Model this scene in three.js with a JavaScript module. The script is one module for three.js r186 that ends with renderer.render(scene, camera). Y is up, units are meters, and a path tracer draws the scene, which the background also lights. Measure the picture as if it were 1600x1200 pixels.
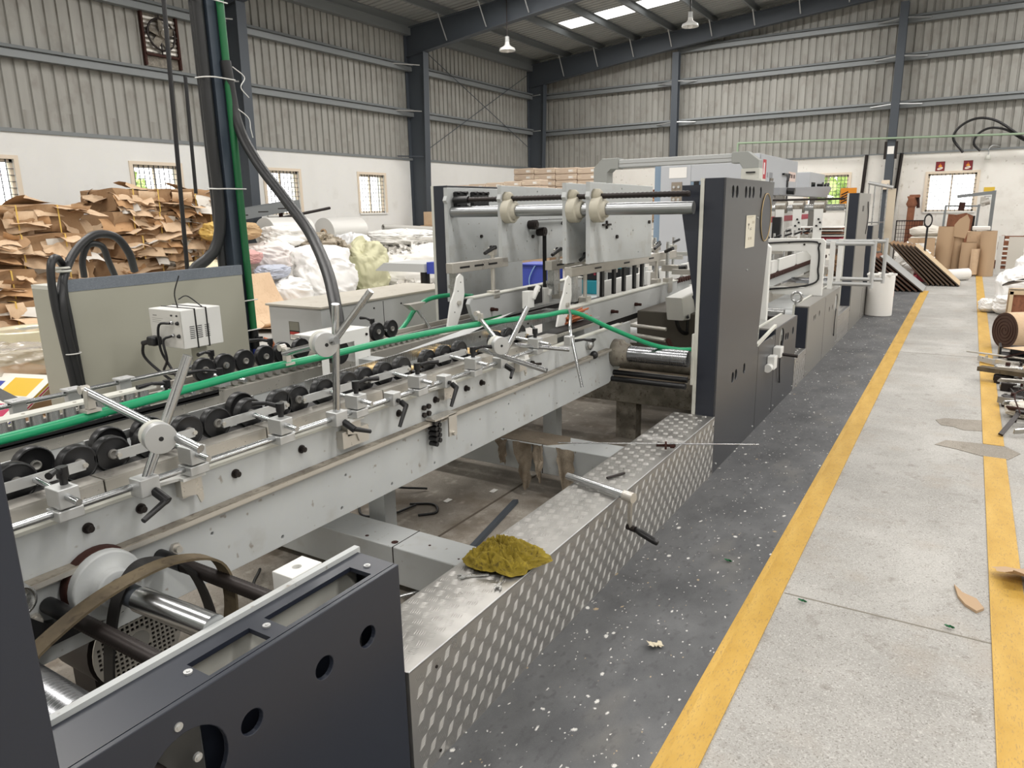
import * as THREE from 'three';
import { mergeGeometries } from 'three/addons/utils/BufferGeometryUtils.js';
import { RoundedBoxGeometry } from 'three/addons/geometries/RoundedBoxGeometry.js';
import { RectAreaLightUniformsLib } from 'three/addons/lights/RectAreaLightUniformsLib.js';
RectAreaLightUniformsLib.init();

// ---------- camera, sky, exposure ----------
const scene = new THREE.Scene();
const renderer = new THREE.WebGLRenderer();
renderer.toneMapping = THREE.LinearToneMapping;
renderer.toneMappingExposure = 1.0;
renderer.shadowMap.enabled = true;
const camera = new THREE.PerspectiveCamera(55.98, 4 / 3, 0.05, 200);
camera.position.set(0, 1.6, 0);
camera.up.set(-0.107, 0.972, -0.208);
camera.lookAt(-0.515, 1.366, -0.825);
scene.background = new THREE.Color(1.0, 1.0, 0.98);   // overcast sky
scene.backgroundIntensity = 4.5;

// daylight through the translucent roof sheets: strips across each bay, on both slopes
const SKY_Z = [-20.06, -14.26, -8.46, -2.66, 3.14];
const SKY_X = [[-10.5, -3.3], [0.3, 7.5]];
const RIDGE = -1.5, EAVE = 6.5, SLOPE = 0.08;
const roofY = (x) => EAVE + SLOPE * (13.2 - Math.abs(x - RIDGE) + RIDGE);
for (const z of SKY_Z) for (const [x0, x1] of SKY_X) {
  const L = new THREE.RectAreaLight(0xfefaf6, 20, x1 - x0, 0.78), xm = (x0 + x1) / 2;
  L.position.set(xm, roofY(xm) - 0.3, z);
  L.up.set(0, 0, 1);
  L.lookAt(xm + (xm < RIDGE ? 0.08 : -0.08), roofY(xm) - 1.3, z);
  L.castShadow = true;
  scene.add(L);
}

// ---------- helpers ----------
const V = (x, y, z) => new THREE.Vector3(x, y, z);
function rng(seed) { let a = seed >>> 0; return () => { a = (a + 0x6D2B79F5) | 0; let t = Math.imul(a ^ (a >>> 15), 1 | a); t = (t + Math.imul(t ^ (t >>> 7), 61 | t)) ^ t; return ((t ^ (t >>> 14)) >>> 0) / 4294967296; }; }
const R = rng(7), rr = (a, b) => a + (b - a) * R();
const clean = (g) => { if (g.index) g = g.toNonIndexed(); for (const k of Object.keys(g.attributes)) if (!['position', 'normal', 'uv'].includes(k)) g.deleteAttribute(k); if (!g.attributes.uv) g.setAttribute('uv', new THREE.BufferAttribute(new Float32Array(g.attributes.position.count * 2), 2)); g.morphAttributes = {}; return g; };
function box(x0, x1, y0, y1, z0, z1, b = 0) {
  const w = Math.abs(x1 - x0), h = Math.abs(y1 - y0), d = Math.abs(z1 - z0);
  const g = clean(b ? new RoundedBoxGeometry(w, h, d, 2, Math.min(b, w * 0.45, h * 0.45, d * 0.45)) : new THREE.BoxGeometry(w, h, d));
  return g.translate((x0 + x1) / 2, (y0 + y1) / 2, (z0 + z1) / 2);
}
const bc = (x, y, z, w, h, d, b = 0) => box(x - w / 2, x + w / 2, y - h / 2, y + h / 2, z - d / 2, z + d / 2, b);
const UP = V(0, 1, 0);
function along(g, p, q) { const d = V(...q).sub(V(...p)); g.applyQuaternion(new THREE.Quaternion().setFromUnitVectors(UP, d.clone().normalize())); return g.translate((p[0] + q[0]) / 2, (p[1] + q[1]) / 2, (p[2] + q[2]) / 2); }
const len = (p, q) => Math.hypot(q[0] - p[0], q[1] - p[1], q[2] - p[2]);
const cyl = (p, q, r, s = 16, r2 = r) => along(clean(new THREE.CylinderGeometry(r2, r, len(p, q), s)), p, q);
const bar = (p, q, w, h, b = 0) => along(clean(b ? new RoundedBoxGeometry(w, len(p, q), h, 2, b) : new THREE.BoxGeometry(w, len(p, q), h)), p, q);
const tube = (pts, r, n = 40, s = 8, closed = false) => clean(new THREE.TubeGeometry(new THREE.CatmullRomCurve3(pts.map((p) => V(...p)), closed, 'catmullrom', 0.5), n, r, s, closed));
const lathe = (prof, p, q, s = 24) => { const g = clean(new THREE.LatheGeometry(prof.map(([r, y]) => new THREE.Vector2(r, y)), s)); const d = V(...q).sub(V(...p)).normalize(); g.applyQuaternion(new THREE.Quaternion().setFromUnitVectors(UP, d)); return g.translate(...p); };
const AX = { x: [V(0, 0, 1), V(0, 1, 0), V(-1, 0, 0)], z: [V(1, 0, 0), V(0, 1, 0), V(0, 0, 1)], y: [V(1, 0, 0), V(0, 0, 1), V(0, -1, 0)] };
const circ = (u, v, r, n = 20, ry = r) => Array.from({ length: n }, (_, i) => [u + r * Math.cos(i / n * 6.28319), v + ry * Math.sin(i / n * 6.28319)]);
const rect = (u0, u1, v0, v1) => [[u0, v0], [u1, v0], [u1, v1], [u0, v1]];
// polygon in (z,y) for axis x, (x,y) for z, (x,z) for y, pushed from a0 to a1
function prism(ax, poly, a0, a1, holes = [], bev = 0) {
  const s = new THREE.Shape(poly.map(([u, v]) => new THREE.Vector2(u, v)));
  for (const h of holes) s.holes.push(new THREE.Path(h.map(([u, v]) => new THREE.Vector2(u, v))));
  const g = clean(new THREE.ExtrudeGeometry(s, { depth: a1 - a0 - 2 * bev, bevelEnabled: bev > 0, bevelSize: bev, bevelOffset: -bev, bevelThickness: bev, bevelSegments: 2, steps: 1 }));
  if (bev) g.translate(0, 0, bev);
  const [U, W, N] = AX[ax], m = new THREE.Matrix4().makeBasis(U, W, N);
  m.setPosition(N.clone().multiplyScalar(ax === 'z' ? a0 : -a1));
  return g.applyMatrix4(m);
}
function boxUV(g) {
  const p = g.attributes.position, n = g.attributes.normal, u = g.attributes.uv;
  for (let i = 0; i < p.count; i++) {
    const ax = Math.abs(n.getX(i)), ay = Math.abs(n.getY(i)), az = Math.abs(n.getZ(i));
    if (ax >= ay && ax >= az) u.setXY(i, p.getZ(i), p.getY(i)); else if (ay >= az) u.setXY(i, p.getX(i), p.getZ(i)); else u.setXY(i, p.getX(i), p.getY(i));
  }
  return g;
}
const used = {};
const numbered = (n) => { const k = used[n] = (used[n] ?? -1) + 1; return k ? n + '_' + String(k).padStart(3, '0') : n; };
const merge = (geos) => { geos = Array.isArray(geos) ? geos : [geos]; return geos.length === 1 ? geos[0] : mergeGeometries(geos); };
function mesh(name, geos, mat, parent, uv = true) {
  const g = merge(geos); if (uv) boxUV(g);
  const m = new THREE.Mesh(g, mat); m.name = name; m.castShadow = m.receiveShadow = true; if (parent) parent.add(m); return m;
}
// a thing: build(add) puts parts in world coordinates; afterwards everything is moved so that the group stands at its base
function thing(name, label, category, build, opt = {}) {
  const g = new THREE.Group(); g.name = numbered(name);
  g.userData = { label, category }; if (opt.group) g.userData.group = opt.group; if (opt.kind) g.userData.kind = opt.kind;
  build((n, geos, mat, parent = g, uv = true) => mesh(n, geos, mat, parent, uv), g);
  const bb = new THREE.Box3().setFromObject(g), c = opt.at ? V(...opt.at) : V((bb.min.x + bb.max.x) / 2, bb.min.y, (bb.min.z + bb.max.z) / 2);
  const seen = new Set(); g.traverse((o) => { if (o.isMesh && !seen.has(o.geometry) && !o.userData.own) { seen.add(o.geometry); o.geometry.translate(-c.x, -c.y, -c.z); } else if (o.userData.own) { o.position.sub(c); delete o.userData.own; } });
  g.position.copy(c); scene.add(g); return g;
}
function solo(name, label, category, geos, mat, opt = {}) {
  const g = merge(geos); if (opt.uv !== false) boxUV(g);
  g.computeBoundingBox(); const b = g.boundingBox, c = V((b.min.x + b.max.x) / 2, b.min.y, (b.min.z + b.max.z) / 2);
  g.translate(-c.x, -c.y, -c.z); const m = new THREE.Mesh(g, mat); m.name = numbered(name); m.castShadow = m.receiveShadow = true; m.position.copy(c);
  m.userData = { label, category }; if (opt.group) m.userData.group = opt.group; if (opt.kind) m.userData.kind = opt.kind;
  scene.add(m); return m;
}
function struct(name, geos, mat, parent) { const m = mesh(name, geos, mat, parent || scene); if (!parent) { m.userData.kind = 'structure'; } return m; }
const copyAt = (proto, pos, rotY, label) => { const o = proto.clone(); o.name = numbered(proto.name.replace(/_\d{3}$/, '')); o.position.set(...pos); o.rotation.y = rotY; if (label) o.userData = { ...proto.userData, label }; scene.add(o); return o; };

// ---------- procedural textures ----------
function vnoise(seed, n) { const r = rng(seed), a = Float32Array.from({ length: n * n }, r); const s = (t) => t * t * (3 - 2 * t); return (u, v) => { u = ((u % 1) + 1) % 1 * n; v = ((v % 1) + 1) % 1 * n; const i = Math.floor(u) % n, j = Math.floor(v) % n, x = s(u - Math.floor(u)), y = s(v - Math.floor(v)), i1 = (i + 1) % n, j1 = (j + 1) % n; return (a[j * n + i] * (1 - x) + a[j * n + i1] * x) * (1 - y) + (a[j1 * n + i] * (1 - x) + a[j1 * n + i1] * x) * y; }; }
function fbm(seed, n0, oct) { const L = []; for (let i = 0; i < oct; i++) L.push(vnoise(seed + i * 17, n0 << i)); return (u, v) => { let s = 0, a = 0.5, t = 0; for (const f of L) { s += a * f(u, v); t += a; a *= 0.55; } return s / t; }; }
function tex(w, h, fn, colour = true, su = 1, sv = 1) {
  const d = new Uint8Array(w * h * 4);
  for (let j = 0; j < h; j++) for (let i = 0; i < w; i++) { const c = fn(i / w, j / h, i, j), k = (j * w + i) * 4; for (let q = 0; q < 3; q++) d[k + q] = Math.max(0, Math.min(255, Array.isArray(c) ? c[q] : c)); d[k + 3] = 255; }
  const t = new THREE.DataTexture(d, w, h); t.wrapS = t.wrapT = THREE.RepeatWrapping; t.magFilter = THREE.LinearFilter; t.minFilter = THREE.LinearMipmapLinearFilter; t.generateMipmaps = true; if (colour) t.colorSpace = THREE.SRGBColorSpace; t.repeat.set(su, sv); t.needsUpdate = true; return t;
}
function canvasTex(w, h, draw) { const c = document.createElement('canvas'); c.width = w; c.height = h; draw(c.getContext('2d'), w, h); const t = new THREE.CanvasTexture(c); t.colorSpace = THREE.SRGBColorSpace; return t; }
const mix = (a, b, t) => a.map((v, i) => v + (b[i] - v) * t);
const cl = (t) => Math.max(0, Math.min(1, t));
const nA = fbm(11, 4, 5), nB = fbm(23, 8, 5), nC = fbm(37, 32, 3), nD = fbm(51, 3, 4);
const white = vnoise(99, 512);
const T = {};
T.concrete = tex(1024, 1024, (u, v) => { const a = nA(u, v), c = nC(u, v), f = white(u, v), g = nB(u, v); let k = mix([152, 150, 145], [178, 176, 171], cl((a - 0.3) * 2.2)); k = mix(k, [122, 116, 108], cl((c - 0.66) * 4) * 0.45); k = mix(k, [212, 210, 205], cl((f - 0.66) * 3) * 0.6); k = mix(k, [98, 93, 86], cl((0.24 - f) * 5) * 0.6); return mix(k, [158, 146, 132], cl((g - 0.6) * 4) * 0.35); }, true, 0.5, 0.5);
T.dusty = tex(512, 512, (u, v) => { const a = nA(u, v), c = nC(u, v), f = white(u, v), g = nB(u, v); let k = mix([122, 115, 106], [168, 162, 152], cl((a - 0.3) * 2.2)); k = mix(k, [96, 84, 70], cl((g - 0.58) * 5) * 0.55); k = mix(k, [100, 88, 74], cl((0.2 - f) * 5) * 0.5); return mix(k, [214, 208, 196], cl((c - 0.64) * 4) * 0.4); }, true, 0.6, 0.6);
{ // dark grey floor paint with paint drips and scuffs
  const r = rng(5), W = 512, H = 2048, drops = [];
  for (let i = 0; i < 950; i++) { const big = r() < 0.1; drops.push([r(), r(), (big ? 3 + 5 * r() : 0.8 + 2.1 * r()), 0.4 + 1.4 * r(), r() * 3.14, r() < 0.12 ? 1 : 0]); }
  const map = new Float32Array(W * H);
  for (const [cx, cy, rad, asp, an, tan] of drops) { const x0 = cx * W, y0 = cy * H, R2 = Math.ceil(rad * 4); for (let j = -R2; j <= R2; j++) for (let i = -R2; i <= R2; i++) { const dx = i * Math.cos(an) + j * Math.sin(an), dy = (-i * Math.sin(an) + j * Math.cos(an)) * (0.5 + asp); const d = Math.hypot(dx / 1.0, dy) + (white((x0 + i) / 97, (y0 + j) / 97) - 0.5) * rad * 0.9; if (d < rad) { const X = ((x0 + i | 0) + W) % W, Y = ((y0 + j | 0) + H) % H; map[Y * W + X] = tan ? 0.5 : 1; } } }
  T.greyPaint = tex(W, H, (u, v, i, j) => { const a = nA(u * 1, v * 4), c = nC(u, v * 4), f = white(u * 1, v * 4), g = nD(u, v * 3); let k = mix([78, 79, 81], [104, 105, 106], cl((a - 0.3) * 2)); k = mix(k, [128, 124, 116], cl((g - 0.6) * 4) * 0.5); k = mix(k, [62, 62, 64], cl((c - 0.62) * 5) * 0.4); k = mix(k, [140, 138, 134], cl((f - 0.86) * 5) * 0.35); const m = map[j * W + i]; return m ? (m === 1 ? [208, 207, 202] : [168, 150, 122]) : k; }, true, 1 / 0.62, 1 / 4);
}
T.yellow = tex(256, 1024, (u, v) => { const a = nA(u * 0.25, v * 4), c = nC(u, v * 8), f = white(u * 0.4, v * 2); let k = mix([186, 146, 60], [204, 166, 84], cl((a - 0.3) * 2)); k = mix(k, [150, 122, 76], cl((c - 0.64) * 6) * 0.7); return mix(k, [176, 166, 140], cl((f - 0.9) * 9) * 0.6); }, true, 1 / 0.12, 1 / 3);
T.plaster = tex(512, 512, (u, v) => { const a = nA(u, v), g = nB(u, v); return mix(mix([224, 224, 220], [234, 234, 231], a), [206, 204, 198], cl((g - 0.66) * 5) * 0.4); }, true, 0.35, 0.35);
T.plasterFlaky = tex(512, 512, (u, v) => { const a = nA(u, v), g = nB(u, v), c = nC(u, v); let k = mix([226, 223, 215], [236, 234, 228], a); k = mix(k, [210, 204, 195], cl((g - 0.6) * 5) * 0.5); return mix(k, [178, 170, 158], cl((c - 0.76) * 9) * 0.5); }, true, 0.35, 0.35);
T.clad = tex(512, 512, (u, v) => { const a = nA(u * 3, v * 0.5), g = nB(u, v), s = vn(u, v); let k = mix([140, 139, 133], [163, 162, 156], a); k = mix(k, [104, 98, 90], cl((s - 0.5) * 2.4) * 0.5); return mix(k, [112, 106, 98], cl((g - 0.55) * 4) * 0.4); }, true, 0.45, 0.3);
function vn(u, v) { return nD(u * 6, v * 0.35 + 0.2); }
T.card = tex(256, 256, (u, v) => { const a = nA(u, v), c = nC(u, v); return mix(mix([192, 163, 132], [214, 188, 157], a), [170, 138, 108], cl((c - 0.6) * 4) * 0.35); }, true, 1.5, 1.5);
T.grime = tex(512, 512, (u, v) => { const a = nA(u, v), g = nB(u, v), c = nC(u, v); let k = mix([176, 179, 179], [188, 191, 190], a); k = mix(k, [158, 154, 146], cl((g - 0.63) * 5) * 0.35); return mix(k, [120, 110, 98], cl((c - 0.8) * 12) * 0.6); }, true, 1.2, 1.2);
T.oily = tex(512, 512, (u, v) => { const a = nB(u, v), c = nC(u, v); let k = mix([112, 106, 96], [150, 144, 132], cl((a - 0.3) * 2.4)); return mix(k, [70, 58, 48], cl((c - 0.62) * 4) * 0.6); }, true, 2, 2);
T.speckBlue = tex(256, 256, (u, v) => { const f = white(u, v), c = nC(u, v); return mix([98, 106, 116], [142, 148, 154], cl((f - 0.35) * 1.6 * (0.6 + c))); }, true, 5, 5);
T.rough = tex(512, 512, (u, v) => { const a = nB(u, v), c = nC(u, v); return 90 + 120 * cl(a * 0.7 + c * 0.5 - 0.1); }, false, 2.2, 2.2);
T.scratch = tex(512, 512, (u, v) => { const c = nD(u * 40, v * 0.7), f = nB(u, v); return 60 + 110 * c + 60 * f; }, false, 2, 2);
T.cloth = tex(256, 256, (u, v) => { const a = nB(u, v), c = nC(u, v); let k = mix([112, 96, 22], [146, 128, 38], cl((a - 0.3) * 2.2)); return mix(k, [56, 46, 22], cl((c - 0.56) * 4) * 0.6); }, true, 4, 4);
T.rustwood = tex(256, 256, (u, v) => { const a = nA(u * 4, v * 0.5), c = nC(u, v); return mix(mix([120, 74, 52], [146, 96, 70], a), [80, 52, 38], cl((c - 0.6) * 4) * 0.5); }, true, 1.5, 1.5);

// ---------- materials ----------
const std = (o) => new THREE.MeshStandardMaterial(o);
const col = (c, r = 0.55) => std({ color: c, roughness: r });
const M = {};
M.concrete = std({ map: T.concrete, roughness: 0.75, bumpMap: T.rough, bumpScale: 0.0008 });
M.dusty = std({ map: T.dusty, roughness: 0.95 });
M.greyPaint = std({ map: T.greyPaint, roughness: 0.62 });
M.yellow = std({ map: T.yellow, roughness: 0.6 });
M.plaster = std({ map: T.plaster, roughness: 0.92 });
M.plasterFlaky = std({ map: T.plasterFlaky, roughness: 0.92 });
M.clad = std({ map: T.clad, roughness: 0.6 });
M.roof = std({ color: 0x9c9d9a, roughness: 0.55 });
M.steelGrey = std({ color: 0x454b52, roughness: 0.55 });
M.girt = std({ color: 0x7c8081, roughness: 0.5, metalness: 0.2 });
M.galv = std({ color: 0xb9bbbb, roughness: 0.42, metalness: 0.6 });
M.navy = std({ color: 0x272b35, roughness: 0.34 });
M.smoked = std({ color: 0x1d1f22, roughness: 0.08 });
M.navySheen = std({ color: 0x3f4043, roughness: 0.32 });  // navy side faces, with the grazing reflection put into a greyer colour
M.panelGrey = std({ color: 0x8b8984, roughness: 0.42, metalness: 0.25 });
M.paint = std({ map: T.grime, roughness: 0.42 });
M.cream = std({ color: 0xc9c9c0, roughness: 0.5 });
M.white = std({ color: 0xdcdcd8, roughness: 0.5 });
M.beige = std({ color: 0xa6a597, roughness: 0.5 });
M.lightGrey = std({ color: 0xb9bbba, roughness: 0.5 });
M.chrome = std({ color: 0xbfc1c2, metalness: 1, roughness: 0.24 });
M.chromeWorn = std({ color: 0x9c9da0, metalness: 1, roughness: 0.5, roughnessMap: T.scratch });
M.steel = std({ color: 0xb6b7b6, metalness: 0.85, roughness: 0.5, roughnessMap: T.scratch });
M.alu = std({ color: 0xc2c3c2, metalness: 0.7, roughness: 0.45 });
M.inox = std({ color: 0xc4c0b8, metalness: 0.65, roughness: 0.58, roughnessMap: T.rough });
M.tread = std({ color: 0xb2b0ac, metalness: 0.8, roughness: 0.6, roughnessMap: T.rough });
M.treadBar = std({ color: 0xbab8b4, metalness: 0.8, roughness: 0.42 });
M.rubber = std({ color: 0x18181a, roughness: 0.38 });
M.black = std({ color: 0x121214, roughness: 0.4 });
M.hole = std({ color: 0x0b0b0c, roughness: 0.9 });
M.iron = std({ color: 0x2c2624, roughness: 0.45, metalness: 0.5 });
M.rust = std({ color: 0x6b4a38, roughness: 0.8, map: T.rustwood });
M.oily = std({ map: T.oily, roughness: 0.7 });
M.green = std({ color: 0x0f9463, roughness: 0.32 });
M.greenDark = std({ color: 0x1c6b3e, roughness: 0.4 });
M.belt = std({ map: T.oily, color: 0xa89a80, roughness: 0.8 });
M.beltDark = std({ color: 0x1d1b1a, roughness: 0.6 });
M.hose = std({ color: 0x232425, roughness: 0.45 });
M.card = std({ map: T.card, roughness: 0.9 });
M.cardDark = std({ map: T.card, color: 0xc4b6a6, roughness: 0.95 });
M.cardPale = std({ map: T.card, color: 0xffffff, roughness: 0.85 });
M.kraft = std({ color: 0xb59a7c, roughness: 0.85 });
M.paper = std({ color: 0xe9e7e2, roughness: 0.8 });
M.bag = new THREE.MeshPhysicalMaterial({ color: 0xf2f1ee, roughness: 0.5, sheen: 0.3 });
M.bagGreen = std({ color: 0xcccaa8, roughness: 0.6 });
M.film = new THREE.MeshPhysicalMaterial({ color: 0xeeeae2, roughness: 0.18, transmission: 0.7, thickness: 0, ior: 1.4 });
M.tape = new THREE.MeshPhysicalMaterial({ color: 0xd9d2b4, roughness: 0.25, clearcoat: 0.5 });
M.blue = std({ color: 0x3a49a5, roughness: 0.5 });
M.teal = std({ color: 0x137f8c, roughness: 0.5 });
M.orange = std({ color: 0xd98a1f, roughness: 0.6 });
M.copper = std({ color: 0xc0714a, roughness: 0.5, metalness: 0.3 });
M.brass = std({ color: 0xc0a574, roughness: 0.4, metalness: 0.5 });
M.red = std({ color: 0xa83245, roughness: 0.5 });
M.strap = std({ color: 0xd9b65c, roughness: 0.6 });
M.cloth = std({ map: T.cloth, roughness: 0.95 });
M.wood = std({ color: 0xcdb796, roughness: 0.75 });
M.rustwood = std({ map: T.rustwood, roughness: 0.85 });
M.glass = new THREE.MeshPhysicalMaterial({ color: 0xffffff, roughness: 0.05, transmission: 1, thickness: 0 });
M.frame = std({ color: 0xe0d2be, roughness: 0.6 });
M.skylight = std({ color: 0xf4f4f0, emissive: 0xffffff, emissiveIntensity: 1.6, roughness: 0.6 });
M.felt = std({ color: 0x4a362c, roughness: 0.95 });
M.leaf = std({ color: 0xb4cc7a, roughness: 0.8 });
M.web = std({ map: T.dusty, color: 0xe6ddd0, roughness: 1 });

// ---------- floor ----------
M.patch = std({ map: T.concrete, color: 0xdfd8cf, roughness: 0.9 });
const ZB = 5.5, ZG = -23.1, XL = -13.2, XR = 10.2;
const floor = struct('floor', box(XL - 0.3, XR + 0.3, -0.2, 0, ZG - 0.3, ZB + 0.3), M.concrete);
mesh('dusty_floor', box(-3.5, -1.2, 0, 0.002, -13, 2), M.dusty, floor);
mesh('grey_floor_paint', box(-1.25, -0.615, 0, 0.004, -15.4, 3), M.greyPaint, floor);
mesh('yellow_line', box(-0.625, -0.505, 0, 0.006, -15.4, 3), M.yellow, floor);
mesh('yellow_line', box(0.237, 0.357, 0, 0.006, -5.33, 3), M.yellow, floor);
mesh('yellow_line', box(0.237, 0.357, 0, 0.006, -19.3, -5.62), M.yellow, floor);
mesh('cement_patch', prism('y', [[0.02, -5.6], [0.2, -5.62], [0.36, -5.63], [0.44, -5.5], [0.37, -5.33], [0.22, -5.34], [0.08, -5.42], [-0.04, -5.46]], 0, 0.0035), M.patch, floor);
mesh('cement_patch', prism('y', [[-0.06, -6.12], [0.0, -6.2], [0.1, -6.22], [0.235, -6.26], [0.235, -5.95], [0.12, -5.92], [0.06, -5.98], [-0.02, -5.99]], 0, 0.003), M.patch, floor);
for (const z of [-2.95, -8.9, -14.9]) mesh('floor_joint', box(-0.5, 0.237, 0, 0.0015, z - 0.004, z + 0.004), std({ color: 0x8a857b, roughness: 1 }), floor);
mesh('floor_joint', box(-2.12, -2.108, 0, 0.004, -4.2, -1.2), std({ color: 0x5c5348, roughness: 1 }), floor);

// ---------- corrugated cladding ----------
function ribs(a, b, pitch) { const o = [[a, 0]]; for (let t = Math.ceil(a / pitch) * pitch + 0.001; t + 0.07 < b; t += pitch) o.push([t, 0], [t + 0.012, 1], [t + 0.05, 1], [t + 0.062, 0]); o.push([b, 0]); return o; }
function strip(rows) { // rows: [[p,q],...] neighbouring points make quads
  const pos = [], nor = [], uv = [];
  for (let i = 0; i + 1 < rows.length; i++) { const [a, b] = rows[i], [c, d] = rows[i + 1]; const n = V(...c).sub(V(...a)).cross(V(...b).sub(V(...a))).normalize(); for (const p of [a, c, b, c, d, b]) { pos.push(...p); nor.push(n.x, n.y, n.z); uv.push(0, 0); } }
  const g = new THREE.BufferGeometry(); g.setAttribute('position', new THREE.Float32BufferAttribute(pos, 3)); g.setAttribute('normal', new THREE.Float32BufferAttribute(nor, 3)); g.setAttribute('uv', new THREE.Float32BufferAttribute(uv, 2)); return g;
}
const RD = 0.035;
// ---------- left wall ----------
const winZ = [[-3.2, -2.2], [-6.12, -5.18], [-9.06, -8.12], [-12.08, -11.14], [-15.0, -14.06]], winY = [1.6, 2.55];
const wallLeft = struct('wall_left', prism('x', rect(ZG - 0.3, ZB + 0.3, 0, 3.0), XL - 0.25, XL, winZ.map(([a, b]) => rect(a, b, ...winY))), M.plaster);
mesh('cladding', strip(ribs(ZG, ZB, 0.2).map(([z, d]) => [[XL - 0.03 - RD * d, 2.98, z], [XL - 0.03 - RD * d, EAVE + 0.02, z]])), M.clad, wallLeft);
mesh('flashing', box(XL - 0.06, XL + 0.03, 2.97, 3.03, ZG, ZB), M.girt, wallLeft);
const cShape = (x0, x1, y0, y1) => [[x0, y0], [x1, y0], [x1, y0 + 0.03], [x1 - 0.006, y0 + 0.03], [x1 - 0.006, y0 + 0.006], [x0 + 0.006, y0 + 0.006], [x0 + 0.006, y1 - 0.006], [x1 - 0.006, y1 - 0.006], [x1 - 0.006, y1 - 0.03], [x1, y1 - 0.03], [x1, y1], [x0, y1]];
const frameZ = [1.2, -4.6, -10.4, -16.2, -22.6];
for (const y of [4.18, 5.32]) for (let i = 0; i < 5; i++) { const a = i ? frameZ[i] : frameZ[0], b = i ? frameZ[i - 1] : ZB; mesh('girt', prism('z', [[XL, y - 0.09], [XL + 0.14, y - 0.09], [XL + 0.14, y + 0.02], [XL + 0.115, y + 0.02], [XL + 0.115, y + 0.04], [XL + 0.18, y + 0.04], [XL + 0.15, y + 0.095], [XL, y + 0.095]], a, b), M.girt, wallLeft); }
mesh('eave_strut', box(XL, XL + 0.16, 6.12, 6.34, ZG, ZB), M.girt, wallLeft);
// ---------- end wall ----------
const winX = [[-4.15, -3.05], [-1.08, 0.03]];
const wallEnd = struct('wall_end', prism('z', rect(XL, XR, 0, 2.9), ZG - 0.25, ZG, [rect(...winX[0], 1.45, 2.4), rect(...winX[1], 1.35, 2.33)]), M.plasterFlaky);
mesh('cladding', strip(ribs(XL, XR, 0.2).map(([x, d]) => [[x, 2.88, ZG - 0.03 - RD * d], [x, roofY(x), ZG - 0.03 - RD * d]])), M.clad, wallEnd);
mesh('flashing', box(XL, XR, 2.87, 2.92, ZG - 0.06, ZG + 0.03), M.girt, wallEnd);
const gcx = [-8.12, -2.02, 4.1];
for (const y of [4.15, 5.33, 6.25]) for (let i = 0; i < 4; i++) { const a = [XL, ...gcx][i], b = [...gcx, XR][i]; if (y > 6 && (i === 0 || i === 3)) continue; mesh('girt', prism('x', [[ZG, y - 0.09], [ZG + 0.14, y - 0.09], [ZG + 0.14, y + 0.02], [ZG + 0.115, y + 0.02], [ZG + 0.115, y + 0.04], [ZG + 0.18, y + 0.04], [ZG + 0.15, y + 0.095], [ZG, y + 0.095]], a, b), M.girt, wallEnd); }
// ---------- walls out of the frame ----------
const wallRight = struct('wall_right', prism('x', rect(ZG - 0.3, ZB + 0.3, 0, 3.0), XR, XR + 0.25, [rect(-12, -8.4, 0.01, 2.99), ...[[-6, -5], [-3, -2], [-16, -15]].map(([a, b]) => rect(a, b, ...winY))]), M.plaster);
mesh('cladding', strip(ribs(ZG, ZB, 0.2).map(([z, d]) => [[XR + 0.03 + RD * d, 2.98, z], [XR + 0.03 + RD * d, EAVE + 0.02, z]])), M.clad, wallRight);
const wallBack = struct('wall_back', box(XL, XR, 0, 3, ZB, ZB + 0.25), M.plaster);
mesh('cladding', strip(ribs(XL, XR, 0.2).map(([x, d]) => [[x, 2.98, ZB + 0.03 + RD * d], [x, roofY(x), ZB + 0.03 + RD * d]])), M.clad, wallBack);

// ---------- roof ----------
const zr = ribs(ZG - 0.2, ZB + 0.2, 0.2), half = 0.4;
const roofGeo = [];
for (const [xa, xb, [s0, s1]] of [[XL - 0.2, RIDGE, SKY_X[0]], [RIDGE, XR + 0.2, SKY_X[1]]]) {
  const row = (a, b, pts) => roofGeo.push(strip(pts.map(([z, d]) => [[a, roofY(a) + RD * d, z], [b, roofY(b) + RD * d, z]])));
  const edges = [...SKY_Z].sort((p, q) => p - q).flatMap((z) => [z - half, z + half]);
  let prev = ZG - 0.2; const cut = (a, b) => [[a, 0], ...zr.filter(([z]) => z > a + 0.01 && z < b - 0.01), [b, 0]];
  for (let i = 0; i < edges.length; i += 2) { row(xa, xb, cut(prev, edges[i])); row(xa, s0, cut(edges[i], edges[i + 1])); row(s1, xb, cut(edges[i], edges[i + 1])); prev = edges[i + 1]; }
  row(xa, xb, cut(prev, ZB + 0.2));
}
const ceiling = struct('ceiling', roofGeo, M.roof);
const purX = []; for (let x = -13.05; x < RIDGE; x += 1.215) purX.push(x); const purAll = [...purX, ...purX.map((x) => 2 * RIDGE - x)];
for (const x of purAll) { const y = roofY(x); mesh('purlin', prism('z', [[x - 0.032, y - 0.2], [x + 0.032, y - 0.2], [x + 0.032, y - 0.18], [x - 0.026, y - 0.194], [x - 0.026, y - 0.01], [x + 0.032, y - 0.01], [x + 0.032, y], [x - 0.032, y]], ZG, ZB), M.girt, ceiling); }
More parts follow.
